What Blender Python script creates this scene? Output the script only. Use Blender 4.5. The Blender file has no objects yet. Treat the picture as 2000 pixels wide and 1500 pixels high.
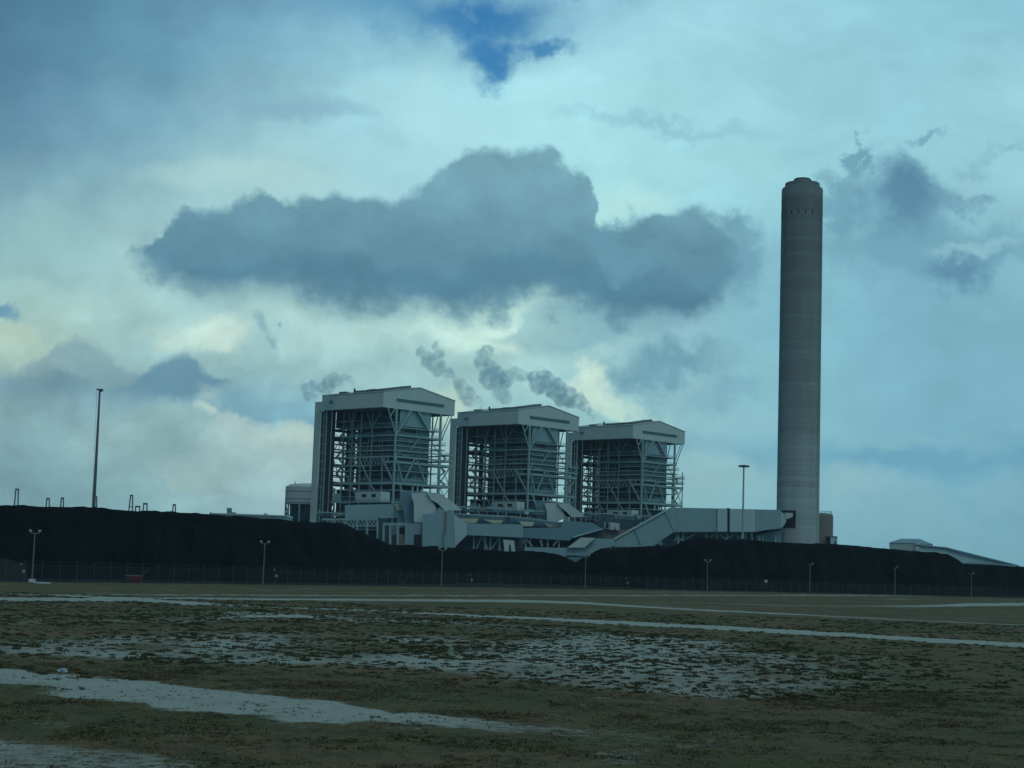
import bpy, math, random
import numpy as np
from mathutils import Vector, Matrix, noise as mnoise

scene = bpy.context.scene
COL = scene.collection
R = math.radians
random.seed(7)
rng = np.random.default_rng(11)

# ---------------------------------------------------------------- camera
FPX, HC = 3200.0, 4.5                       # focal length for a 2000 px wide frame, eye height
TH, RO = math.atan(350 / 3200), R(1.9)      # looks slightly up, rolled a little
cf = np.array([0, math.cos(TH), math.sin(TH)])
cr0 = np.array([1.0, 0, 0])
cu0 = np.array([0, -math.sin(TH), math.cos(TH)])
cr = math.cos(RO) * cr0 + math.sin(RO) * cu0
cu = -math.sin(RO) * cr0 + math.cos(RO) * cu0
CP = np.array([0, 0, HC])
cam_data = bpy.data.cameras.new('camera')
cam_data.sensor_width = 36.0
cam_data.lens = 36.0 * FPX / 2000
cam_data.clip_start, cam_data.clip_end = 0.5, 20000
cam = bpy.data.objects.new('camera', cam_data)
COL.objects.link(cam)
cam.matrix_world = Matrix(((cr[0], cu[0], -cf[0], CP[0]), (cr[1], cu[1], -cf[1], CP[1]),
                           (cr[2], cu[2], -cf[2], CP[2]), (0, 0, 0, 1)))
scene.camera = cam

def ray(u, v): return cf * FPX + (u - 1000) * cr - (v - 750) * cu
def at(u, v, Y):
    d = ray(u, v); return CP + d * (Y / d[1])
def on_plane(u, v, P0, n):
    d = ray(u, v); return CP + d * (((np.array(P0) - CP) @ n) / (d @ n))
def on_ground(u, v):
    d = ray(u, v); return CP + d * (-HC / d[2])
def to_px(x, y, z):
    dx, dy, dz = x, y, z - HC
    w = dx * cf[0] + dy * cf[1] + dz * cf[2]
    return (1000 + FPX * (dx * cr[0] + dy * cr[1] + dz * cr[2]) / w,
            750 - FPX * (dx * cu[0] + dy * cu[1] + dz * cu[2]) / w)

# ---------------------------------------------------------------- render look
scene.view_settings.view_transform = 'Standard'
scene.view_settings.look = 'None'
scene.view_settings.exposure = 0.0
scene.view_settings.gamma = 1.0
scene.cycles.volume_bounces = 2

# ---------------------------------------------------------------- sun
SUN_EL, SUN_AZ = 48.0, 166.0                # azimuth clockwise from +Y (view direction)
sd = bpy.data.lights.new('sun', 'SUN')
sd.energy, sd.angle, sd.color = 0.4, R(12), (1.0, 0.96, 0.86)
sun = bpy.data.objects.new('sun', sd)
COL.objects.link(sun)
sv = Vector((math.sin(R(SUN_AZ)) * math.cos(R(SUN_EL)), math.cos(R(SUN_AZ)) * math.cos(R(SUN_EL)), math.sin(R(SUN_EL))))
sun.rotation_euler = sv.to_track_quat('Z', 'Y').to_euler()

# ---------------------------------------------------------------- world: cloudy sky
def lin(c, a=1.0):
    o = []
    for x in c[:3]:
        x = x / 255.0
        o.append(x / 12.92 if x <= 0.04045 else ((x + 0.055) / 1.055) ** 2.4)
    return (*o, a)

world = bpy.data.worlds.new('World')
scene.world = world
world.use_nodes = True
wt = world.node_tree
wt.nodes.clear()
WN, WL = wt.nodes, wt.links
BG = 0.1                                    # background strength

def _set(sock, v):
    if hasattr(v, 'is_output') or isinstance(v, bpy.types.NodeSocket): WL.new(v, sock)
    else: sock.default_value = v
def M(op, a, b=None, c=None, clamp=False):
    n = WN.new('ShaderNodeMath'); n.operation = op
    _set(n.inputs[0], a)
    if b is not None: _set(n.inputs[1], b)
    if c is not None: _set(n.inputs[2], c)
    if clamp: return M('MINIMUM', M('MAXIMUM', n.outputs[0], 0.0), 1.0)
    return n.outputs[0]
def VM(op, a, b=None, scale=None):
    n = WN.new('ShaderNodeVectorMath'); n.operation = op
    _set(n.inputs[0], a)
    if b is not None: _set(n.inputs[1], b)
    if scale is not None: _set(n.inputs['Scale'], scale)
    return n.outputs[0]
def mixc(f, a, b):
    n = WN.new('ShaderNodeMix'); n.data_type = 'RGBA'
    _set(n.inputs[0], f); _set(n.inputs[6], a); _set(n.inputs[7], b)
    return n.outputs[2]
def gain(c, f):          # brighten or dim a colour (kept in colour type all along)
    n = WN.new('ShaderNodeHueSaturation'); _set(n.inputs['Value'], f); WL.new(c, n.inputs['Color'])
    return n.outputs[0]
def noise3(vec, scale, detail=8, rough=0.6, col=False):
    n = WN.new('ShaderNodeTexNoise'); n.inputs['Scale'].default_value = scale
    n.inputs['Detail'].default_value = detail; n.inputs['Roughness'].default_value = rough
    WL.new(vec, n.inputs['Vector'])
    return n.outputs['Color' if col else 'Fac']
def comb(x, y, z=0.0):
    n = WN.new('ShaderNodeCombineXYZ'); _set(n.inputs[0], x); _set(n.inputs[1], y); _set(n.inputs[2], z)
    return n.outputs[0]
def sep(v):
    n = WN.new('ShaderNodeSeparateXYZ'); WL.new(v, n.inputs[0]); return n.outputs

tc = WN.new('ShaderNodeTexCoord')
dx, dy, dz = sep(tc.outputs['Generated'])
den = M('MAXIMUM', M('ABSOLUTE', dy), 0.12)
SX = M('DIVIDE', M('MULTIPLY', dx, 3.2), den)    # tangent-plane direction coordinates, 0.1 = about 1.8 degrees
SY = M('DIVIDE', M('MULTIPLY', dz, 3.2), den)
P0 = comb(SX, SY)
w_fine = VM('SUBTRACT', noise3(P0, 6.5, 6, 0.62, True), (0.5, 0.5, 0.5))
w_soft = VM('SUBTRACT', noise3(VM('ADD', P0, (4.3, 1.7, 0)), 2.2, 3, 0.55, True), (0.5, 0.5, 0.5))
w_vfine = VM('SUBTRACT', noise3(VM('ADD', P0, (9.3, 5.7, 2)), 22, 4, 0.6, True), (0.5, 0.5, 0.5))

def px2s(u, v):
    d = ray(u, v); return d[0] / d[1] * 3.2, d[2] / d[1] * 3.2

# ---- low-frequency colours of the cloud deck
gu = [0, 250, 500, 750, 1000, 1250, 1500, 1750, 2000]
gv = [0, 150, 300, 450, 600, 750, 900, 1050]
G = [
 [(72,118,146),(88,138,163),(103,153,177),(116,166,192),(120,172,200),(150,203,217),(154,206,219),(142,198,213),(132,188,205)],
 [(84,127,154),(94,145,169),(128,178,197),(152,206,219),(165,219,228),(160,214,224),(150,205,217),(144,199,213),(148,203,215)],
 [(100,142,164),(124,169,185),(158,203,210),(156,207,218),(168,222,229),(162,218,227),(160,216,225),(154,208,219),(152,203,212)],
 [(136,181,188),(163,204,206),(170,210,212),(168,212,218),(165,218,224),(172,226,228),(136,190,203),(124,178,194),(132,184,198)],
 [(165,203,198),(167,205,202),(163,202,202),(175,214,210),(190,230,222),(146,192,202),(126,180,196),(122,176,194),(126,180,196)],
 [(144,179,184),(140,180,188),(160,200,200),(158,202,205),(156,202,206),(142,190,200),(130,184,198),(124,178,194),(122,176,194)],
 [(122,158,170),(135,173,178),(140,180,190),(148,190,194),(158,198,196),(152,196,200),(138,188,196),(122,176,194),(120,174,192)],
 [(114,154,166),(128,168,178),(138,180,188),(140,182,190),(140,186,196),(132,180,192),(120,172,186),(112,164,178),(108,160,176)],
]
GA = np.array(G, float)
def grid_col(u, v):
    u = min(max(u, 0), 2000); v = min(max(v, 0), 1050)
    i = min(int(u // 250), 7); j = min(int(v // 150), 6)
    a, b = u / 250 - i, v / 150 - j
    return (GA[j, i] * (1-a) * (1-b) + GA[j, i+1] * a * (1-b) + GA[j+1, i] * (1-a) * b + GA[j+1, i+1] * a * b)

bp = VM('ADD', P0, VM('SCALE', w_soft, scale=0.16))
bp = VM('ADD', bp, VM('SCALE', w_fine, scale=0.16))
bx, by, _ = sep(bp)
rows_y = [0.0, 0.16, 0.32, 0.48, 0.64, 0.80, 0.96, 1.13]
base = None
for k, ry in enumerate(rows_y):
    cr_n = WN.new('ShaderNodeValToRGB')
    cr_n.color_ramp.interpolation = 'EASE'
    el = cr_n.color_ramp.elements
    xs = np.linspace(-1.05, 1.05, 15)
    while len(el) < len(xs): el.new(0.5)
    for e, x in zip(el, xs):
        e.position = (x + 1.2) / 2.4
    for e, x in zip(el, xs):
        u_, v_ = to_px(x / 3.2 * 1000, 1000.0, HC + ry / 3.2 * 1000)
        e.color = lin(grid_col(u_, v_))
    WL.new(M('DIVIDE', M('ADD', bx, 1.2), 2.4), cr_n.inputs[0])
    if base is None: base = cr_n.outputs[0]
    else:
        f = M('DIVIDE', M('SUBTRACT', by, rows_y[k-1]), ry - rows_y[k-1], clamp=True)
        base = mixc(f, base, cr_n.outputs[0])

# streaky brightness of the high deck
st = noise3(VM('MULTIPLY', VM('ADD', P0, VM('SCALE', w_soft, scale=0.3)), (1.0, 3.0, 1.0)), 2.6, 5, 0.55)
st2 = noise3(VM('ADD', P0, (7.0, 3.0, 0)), 5.0, 6, 0.6)
modu = M('ADD', M('MULTIPLY', M('SUBTRACT', st, 0.5), 0.42), 1.0)
vor = WN.new('ShaderNodeTexVoronoi'); vor.feature = 'SMOOTH_F1'; vor.voronoi_dimensions = '2D'; vor.inputs['Scale'].default_value = 7.5
vor.inputs['Detail'].default_value = 3.0; vor.inputs['Roughness'].default_value = 0.5; vor.inputs['Lacunarity'].default_value = 2.2; vor.inputs['Smoothness'].default_value = 0.6
WL.new(VM('MULTIPLY', VM('ADD', P0, VM('SCALE', w_fine, scale=0.14)), (1.0, 1.45, 1.0)), vor.inputs['Vector'])
puff = M('SUBTRACT', 0.42, vor.outputs['Distance'])      # billows: bright heads, darker creases
modu = M('MULTIPLY', modu, M('ADD', M('MULTIPLY', M('SUBTRACT', st2, 0.5), 0.30), 1.08))
base = gain(base, modu)
sky_c = base

def fcurve(xsock, pts):
    n = WN.new('ShaderNodeFloatCurve')
    c = n.mapping.curves[0]
    P = [((x + 1.2) / 2.4, (y + 0.2) / 1.6) for x, y in pts]
    P = sorted(P)
    while len(c.points) < len(P): c.points.new(0.5, 0.5)
    for i_, (x, y) in enumerate(P): c.points[i_].location = (x, y)
    for p_ in c.points: p_.handle_type = 'VECTOR'
    n.mapping.update()
    WL.new(M('DIVIDE', M('ADD', xsock, 1.2), 2.4), n.inputs['Value'])
    return M('SUBTRACT', M('MULTIPLY', n.outputs[0], 1.6), 0.2)
def sstep(x):
    n = WN.new('ShaderNodeMapRange'); n.interpolation_type = 'SMOOTHSTEP'; n.clamp = False; WL.new(x, n.inputs[0]); return n.outputs[0]
def cloud(top, bot, st_, sb_, fine=0.05, soft=0.0, vf=0.012):
    """outline between two traced edges (photo px), with ragged borders"""
    x, y, _ = sep(warp(0.04, 0))
    T = [px2s(*p) for p in top]; B = [px2s(*p) for p in bot]
    for e, sg in ((0, -1), (-1, 1)):          # let both edges meet a little way outside, so that the ends taper
        m_ = (T[e][1] + B[e][1]) / 2
        t1, b1 = (T[e][0] + sg * 0.05, m_), (B[e][0] + sg * 0.05, m_)
        t2, b2 = (T[e][0] + sg * 0.16, m_ - 0.12), (B[e][0] + sg * 0.16, m_ + 0.12)
        t3, b3 = (sg * 1.2, m_ - 0.12), (sg * 1.2, m_ + 0.12)
        ts, bs = [q for q in (t1, t2, t3) if abs(q[0]) <= 1.2], [q for q in (b1, b2, b3) if abs(q[0]) <= 1.2]
        if e == 0: T, B = ts[::-1] + T, bs[::-1] + B
        else: T, B = T + ts, B + bs
    sv_ = M('ADD', 0.35, M('MULTIPLY', M('POWER', st2, 2.0), 5.0))       # crisp here, frayed there
    a = sstep(M('ADD', M('DIVIDE', M('SUBTRACT', fcurve(x, T), y), M('MULTIPLY', sv_, st_)), 0.5))
    b = sstep(M('ADD', M('DIVIDE', M('SUBTRACT', y, fcurve(x, B)), M('MULTIPLY', sv_, sb_)), 0.5))
    return M('MULTIPLY', a, b)
_warps = {}
def warp(fine, vf):
    """only a few shared warped coordinate sets, so that the shader stays small"""
    q = min((0.04, 0.075, 0.11), key=lambda a: abs(a - fine))
    if q not in _warps:
        v = VM('ADD', P0, VM('SCALE', w_fine, scale=q * 2.6))
        _warps[q] = VM('ADD', v, VM('SCALE', w_vfine, scale=q * 0.6))
    return _warps[q]
def blob(u, v, ru, rv, softness=0.5, fine=0.05, rot=0.0, soft=0.0):
    """soft ellipse"""
    cx, cy = px2s(u, v)
    w = warp(fine, 0)
    mp = WN.new('ShaderNodeMapping'); mp.vector_type = 'TEXTURE'
    mp.inputs['Location'].default_value = (cx, cy, 0)
    mp.inputs['Rotation'].default_value = (0, 0, R(rot))
    mp.inputs['Scale'].default_value = (ru / 1000, rv / 1000, 1)
    WL.new(w, mp.inputs['Vector'])
    ln = WN.new('ShaderNodeVectorMath'); ln.operation = 'LENGTH'; WL.new(mp.outputs[0], ln.inputs[0])
    return sstep(M('DIVIDE', M('SUBTRACT', 1.15, ln.outputs['Value']), softness))
_count = [0]
def over(mask, color, op=1.0, shade=0.0):
    global sky_c
    _count[0] += 1
    if _count[0] % 9 == 0:       # lets the compiler finish these layers before it starts the next ones
        t_ = VM('SCALE', sky_c, scale=1e-7)
        for q in _warps: _warps[q] = VM('ADD', _warps[q], t_)
    c = color
    if not isinstance(color, bpy.types.NodeSocket):
        c = WN.new('ShaderNodeRGB'); c.outputs[0].default_value = lin(color); c = c.outputs[0]
    if shade:
        c = gain(c, M('ADD', 1.0 - shade / 2, M('MULTIPLY', st2, shade)))
    sky_c = mixc(M('MULTIPLY', mask, op) if op != 1.0 else mask, sky_c, c)

# clear blue through the gaps: physical sky
nish = WN.new('ShaderNodeTexSky')
nish.sky_type = 'NISHITA'; nish.sun_disc = False
nish.sun_elevation = R(SUN_EL); nish.sun_rotation = R(SUN_AZ)
blue_n = WN.new('ShaderNodeMix'); blue_n.data_type = 'RGBA'; blue_n.blend_type = 'MULTIPLY'
blue_n.inputs[0].default_value = 1.0; blue_n.inputs[7].default_value = (0.020, 0.070, 0.098, 1); WL.new(nish.outputs[0], blue_n.inputs[6])
blue = blue_n.outputs[2]

over(blob(850, 35, 300, 80, 1.15, 0.075, -8), (82, 145, 188), 0.9)
holes = M('MAXIMUM', blob(955, 40, 160, 66, 1.1, 0.075), blob(970, 110, 66, 66, 0.9, 0.075))
holes = M('MAXIMUM', holes, M('MULTIPLY', blob(1060, 105, 80, 26, 1.0, 0.075), 0.9))
holes = M('MAXIMUM', holes, M('MULTIPLY', blob(1110, -5, 110, 30, 1.1, 0.12), 0.6))
holes = M('MULTIPLY', holes, M('MULTIPLY', M('ADD', st2, 0.35), 1.25, clamp=True))
over(holes, blue, 0.95)
over(M('MULTIPLY', blob(930, 25, 40, 30, 1.0, 0.12), 0.6), (132, 184, 210), 0.6)
over(blob(5, 605, 45, 24, 1.0, 0.06, -25), (66, 136, 180), 0.9)
# thin blue-grey tints of the deck
over(blob(1300, 245, 260, 22, 1.0, 0.08), (138, 194, 210), 0.6)
over(blob(560, 215, 300, 26, 1.0, 0.05, 0, 0.05), (130, 175, 195), 0.6)
over(blob(470, 350, 260, 36, 1.0, 0.04), (176, 216, 218), 0.75)
over(blob(830, 225, 190, 80, 1.0, 0.06, -25), (176, 226, 232), 0.7)
over(blob(1230, 395, 110, 45, 1.0, 0.08, 0), (184, 232, 228), 0.8)
# bright cumulus
over(blob(60, 670, 170, 75, 0.8, 0.09), (172, 205, 194), 0.7)
over(blob(345, 655, 75, 42, 1.0, 0.07), (200, 228, 216), 0.75)
over(blob(425, 650, 66, 46, 0.7, 0.04), (206, 235, 224), 0.9, 0.3)
over(blob(400, 778, 24, 36, 0.7, 0.04), (206, 230, 214), 0.85)
over(blob(960, 640, 170, 60, 0.9, 0.09), (208, 242, 230), 0.95)
over(blob(1160, 745, 75, 62, 0.85, 0.10), (210, 238, 224), 0.9)
over(blob(1210, 790, 110, 22, 0.9, 0.08, -6), (190, 228, 212), 0.7)
over(blob(870, 800, 60, 60, 0.9, 0.08), (200, 232, 216), 0.7)
# blue gap behind unit one with a cumulus bank below it
over(cloud([(370,770),(420,745),(500,735),(560,740),(640,760)],
           [(370,785),(440,795),(480,815),(540,832),(580,832),(640,850)], 0.10, 0.012, 0.03), (122, 174, 194), 0.85)
over(blob(520, 850, 90, 20, 0.9, 0.04, -10), (176, 206, 196), 0.6)
over(blob(560, 900, 60, 60, 1.0, 0.06), (172, 205, 198), 0.5)
over(blob(410, 925, 90, 40, 0.9, 0.06), (166, 196, 190), 0.55)
over(blob(380, 795, 170, 30, 0.9, 0.06), (134, 172, 184), 0.3)
# blue band low on the right with pale cumulus under it
over(cloud([(1330,870),(1450,875),(1600,872),(1800,850),(2040,860)],
           [(1330,890),(1380,882),(1430,900),(1480,912),(1600,912),(1680,905),(1760,925),(1850,940),(1950,920),(2040,905)], 0.05, 0.03, 0.05), (104, 164, 190), 0.8)
over(blob(1380, 930, 70, 50, 0.9, 0.06), (150, 196, 202), 0.7)
over(blob(1660, 945, 60, 40, 1.0, 0.07), (148, 192, 202), 0.6)
over(blob(1780, 850, 260, 30, 1.0, 0.08, -3), (138, 188, 200), 0.5)
over(blob(1950, 950, 120, 50, 1.0, 0.07), (130, 180, 196), 0.5)
over(cloud([(420,796),(470,808),(520,824),(560,834),(620,840),(700,860)],
           [(420,960),(520,980),(620,990),(700,1000)], 0.010, 0.22, 0.03), (176, 206, 204), 0.85, 0.2)
over(blob(590, 860, 60, 26, 0.9, 0.04, -8), (192, 220, 212), 0.7)
over(blob(400, 925, 110, 40, 1.0, 0.075, -12), (166, 194, 194), 0.6)
over(cloud([(190,800),(260,790),(330,800),(400,812),(450,830)],
           [(190,900),(330,920),(450,940)], 0.02, 0.2, 0.04), (158, 194, 192), 0.5, 0.2)
over(blob(640, 630, 210, 50, 1.0, 0.09), (184, 222, 216), 0.6)
over(blob(110, 580, 200, 45, 1.0, 0.07), (176, 212, 206), 0.5)
over(cloud([(-30,630),(30,622),(70,640),(80,680)],
           [(-30,710),(40,720),(90,705)], 0.015, 0.08, 0.03), (186, 214, 196), 0.6, 0.2)
over(cloud([(1340,905),(1370,888),(1420,885),(1460,905),(1500,930)],
           [(1340,980),(1420,990),(1500,990)], 0.02, 0.2, 0.04), (146, 192, 200), 0.7)
over(cloud([(1610,915),(1650,900),(1710,905),(1760,930),(1820,960)],
           [(1610,1000),(1700,1010),(1820,1000)], 0.02, 0.2, 0.04), (144, 188, 200), 0.6)
# mid grey-blue banks
over(cloud([(30,735),(90,700),(110,672),(150,658),(190,675),(260,720),(300,740)],
           [(30,775),(150,785),(300,775)], 0.02, 0.08, 0.035), (128, 164, 178), 0.7, 0.2)
over(cloud([(-20,738),(40,745),(90,738),(160,735),(220,760)],
           [(-20,780),(100,782),(220,772)], 0.03, 0.07, 0.05), (104, 146, 168), 0.55)
over(cloud([(1005,640),(1030,612),(1080,600),(1180,600),(1260,600)],
           [(1005,670),(1040,690),(1120,682),(1200,650),(1260,625)], 0.012, 0.02, 0.035), (124, 178, 194), 0.6, 0.3)
over(blob(1300, 705, 140, 58, 1.1, 0.11), (106, 158, 178), 0.85)
over(blob(1420, 790, 120, 50, 1.0, 0.12), (116, 168, 188), 0.5)
# the big dark cloud
big = cloud([(305,462),(322,435),(350,412),(390,402),(440,404),(475,392),(515,377),(550,392),(600,378),(650,376),(700,388),(770,388),
             (800,368),(840,342),(880,325),(920,300),(960,288),(1000,296),(1075,284),(1095,310),(1140,345),(1160,385),(1170,440),
             (1240,436),(1300,415),(1340,408),(1380,408),(1405,430)],
            [(305,505),(335,525),(380,560),(450,573),(540,572),(620,588),(700,600),(800,600),(900,602),(1000,590),(1060,585),
             (1150,600),(1280,620),(1350,612),(1400,575)], 0.017, 0.055, 0.046, 0, 0.018)
g1 = M('DIVIDE', M('SUBTRACT', SY, 0.52), 0.28, clamp=True)     # thinner towards its top
bigc = mixc(g1, lin((84, 132, 156)), lin((122, 172, 188)))
cst = noise3(VM('MULTIPLY', VM('ADD', P0, VM('SCALE', w_fine, scale=0.35)), (1.0, 1.7, 1.0)), 4.2, 5, 0.55)
bigc = gain(bigc, M('ADD', M('ADD', 0.80, M('MULTIPLY', cst, 0.44)), M('MULTIPLY', puff, 0.16)))
over(blob(330, 470, 75, 62, 1.0, 0.10), (112, 156, 174), 0.8)
over(blob(1460, 450, 60, 60, 1.0, 0.10), (108, 160, 180), 0.6)
over(big, bigc, 0.96)
over(blob(1100, 560, 330, 52, 0.9, 0.10), (86, 136, 160), 0.6)
over(blob(700, 540, 380, 50, 1.0, 0.08), (84, 132, 154), 0.6)
over(blob(1460, 500, 80, 90, 1.1, 0.12), (108, 160, 181), 0.8)
over(blob(1240, 490, 150, 45, 1.1, 0.12), (108, 158, 178), 0.5)
over(blob(1185, 455, 75, 36, 1.0, 0.11, 20), (104, 156, 176), 0.8)
over(blob(1430, 430, 60, 40, 1.0, 0.11), (106, 157, 178), 0.7)
over(blob(620, 450, 260, 40, 1.1, 0.11), (104, 151, 171), 0.4)
over(blob(1000, 360, 170, 70, 1.1, 0.12), (120, 168, 184), 0.45)
# dark scraps right of the stack
over(blob(1830, 490, 330, 75, 0.9, 0.10), (112, 164, 184), 0.75)
over(blob(1900, 488, 110, 20, 0.9, 0.08, 8), (152, 202, 212), 0.65)
over(blob(1640, 400, 50, 75, 0.9, 0.12), (104, 157, 178), 0.75)
over(blob(1770, 385, 125, 95, 0.95, 0.075), (88, 138, 164), 0.95, 0.2)
over(blob(1800, 350, 60, 40, 1.1, 0.075), (84, 132, 160), 0.6)
over(blob(1870, 380, 75, 26, 0.9, 0.10, -12), (108, 158, 180), 0.75)
over(blob(1690, 312, 75, 24, 0.8, 0.10, 42), (102, 154, 176), 0.8)
over(blob(1830, 268, 48, 13, 0.9, 0.06, 15), (116, 168, 188), 0.8)
over(blob(1940, 300, 60, 22, 1.0, 0.10, 25), (124, 176, 194), 0.5)
over(blob(1860, 535, 105, 46, 1.0, 0.075, 12), (94, 144, 170), 0.95)
# lit billows in the lower sky
low = M('MULTIPLY', M('DIVIDE', M('SUBTRACT', 0.62, SY), 0.22, clamp=True), M('DIVIDE', M('SUBTRACT', 0.55, SX), 0.6, clamp=True))
low = M('ADD', M('MULTIPLY', low, 0.20), 0.05)
sky_c = gain(sky_c, M('ADD', 1.0, M('MULTIPLY', puff, low)))
# small dark scraps left
over(cloud([(262,735),(285,712),(320,700),(355,692),(385,700),(390,720)],
           [(262,762),(300,776),(345,786),(375,780),(390,765)], 0.014, 0.03, 0.035), (100, 144, 166), 0.9, 0.2)
over(blob(505, 640, 12, 30, 0.9, 0.05, 40), (128, 172, 184), 0.7)
over(blob(525, 668, 20, 9, 0.9, 0.05, -20), (118, 162, 176), 0.6)
over(blob(545, 650, 9, 9, 0.9, 0.04), (112, 156, 172), 0.6)
over(blob(545, 735, 20, 28, 0.9, 0.06), (134, 178, 190), 0.5)
# haze towards the horizon
hz = M('POWER', M('SUBTRACT', 1.0, M('DIVIDE', SY, 0.30), clamp=True), 2.0)
over(M('MULTIPLY', hz, 0.45), (126, 172, 184))

bgn = WN.new('ShaderNodeBackground')
bgn.inputs['Strength'].default_value = BG
WL.new(gain(sky_c, 1.0 / BG), bgn.inputs['Color'])
wo = WN.new('ShaderNodeOutputWorld')
WL.new(bgn.outputs[0], wo.inputs['Surface'])
world.cycles.sampling_method = 'MANUAL'
world.cycles.sample_map_resolution = 512

# ---------------------------------------------------------------- helpers
class MB:
    def __init__(s): s.v = []; s.f = []
    def add(s, V, F):
        n = len(s.v); s.v += [tuple(map(float, p)) for p in V]; s.f += [tuple(i + n for i in q) for q in F]
    def box(s, x0, x1, y0, y1, z0, z1):
        s.add([(x0,y0,z0),(x1,y0,z0),(x1,y1,z0),(x0,y1,z0),(x0,y0,z1),(x1,y0,z1),(x1,y1,z1),(x0,y1,z1)],
              [(0,3,2,1),(4,5,6,7),(0,1,5,4),(1,2,6,5),(2,3,7,6),(3,0,4,7)]); return s
    def beam(s, a, b, w, h=None):
        a, b = Vector(a), Vector(b); h = h or w
        d = (b - a).normalized()
        up = Vector((0, 0, 1)) if abs(d.z) < 0.95 else Vector((0, 1, 0))
        x = d.cross(up).normalized() * w / 2; y = x.cross(d).normalized() * h / 2
        s.add([a-x-y, a+x-y, a+x+y, a-x+y, b-x-y, b+x-y, b+x+y, b-x+y],
              [(0,3,2,1),(4,5,6,7),(0,1,5,4),(1,2,6,5),(2,3,7,6),(3,0,4,7)]); return s
    def tube(s, a, b, r0, r1=None, n=10, cap=True):
        a, b = Vector(a), Vector(b); r1 = r0 if r1 is None else r1
        d = (b - a).normalized()
        up = Vector((0, 0, 1)) if abs(d.z) < 0.95 else Vector((0, 1, 0))
        x = d.cross(up).normalized(); y = x.cross(d)
        V = []
        for c, r in ((a, r0), (b, r1)):
            for i in range(n):
                t = 2 * math.pi * i / n; V.append(c + x * (r * math.cos(t)) + y * (r * math.sin(t)))
        F = [(i, (i+1) % n, n + (i+1) % n, n + i) for i in range(n)]
        if cap: F += [tuple(range(n))[::-1], tuple(range(n, 2*n))]
        s.add(V, F); return s
    def lathe(s, prof, n=24, c=(0, 0)):
        V = []
        for r, z in prof:
            for i in range(n):
                t = 2 * math.pi * i / n; V.append((c[0] + r * math.cos(t), c[1] + r * math.sin(t), z))
        F = []
        for k in range(len(prof) - 1):
            for i in range(n):
                F.append((k*n+i, k*n+(i+1) % n, (k+1)*n+(i+1) % n, (k+1)*n+i))
        F += [tuple(range(n))[::-1], tuple(range((len(prof)-1)*n, len(prof)*n))]
        s.add(V, F); return s
    def prism(s, pts, off):
        n = len(pts); off = np.array(off, float)
        V = [np.array(p) for p in pts] + [np.array(p) + off for p in pts]
        F = [tuple(range(n)), tuple(range(2*n-1, n-1, -1))] + [(i, i + n, (i+1) % n + n, (i+1) % n) for i in range(n)]
        s.add(V, F); return s
    def shift(s, o):
        s.v = [(p[0]-o[0], p[1]-o[1], p[2]-o[2]) for p in s.v]; return s

def obj(name, mb, mat, parent=None, smooth=False, recalc=True):
    me = bpy.data.meshes.new(name)
    me.from_pydata(mb.v, [], mb.f)
    if recalc:
        import bmesh
        bm = bmesh.new(); bm.from_mesh(me); bmesh.ops.recalc_face_normals(bm, faces=bm.faces); bm.to_mesh(me); bm.free()
    if smooth:
        for p in me.polygons: p.use_smooth = True
    me.materials.append(mat)
    o = bpy.data.objects.new(name, me); COL.objects.link(o)
    if parent is not None: o.parent = parent
    return o
def tag(o, label, cat, group=None):
    o['label'] = label; o['category'] = cat
    if group: o['group'] = group
    return o
def thing(name, label, cat, loc=(0, 0, 0), rz=0.0, group=None):
    o = bpy.data.objects.new(name, None); COL.objects.link(o)
    o.location = tuple(map(float, loc)); o.rotation_euler = (0, 0, rz); o.empty_display_size = 1
    return tag(o, label, cat, group)
def copy_tree(o, parent=None):
    c = o.copy(); COL.objects.link(c)
    if parent is not None: c.parent = parent
    for ch in list(o.children): copy_tree(ch, c)
    return c

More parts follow.
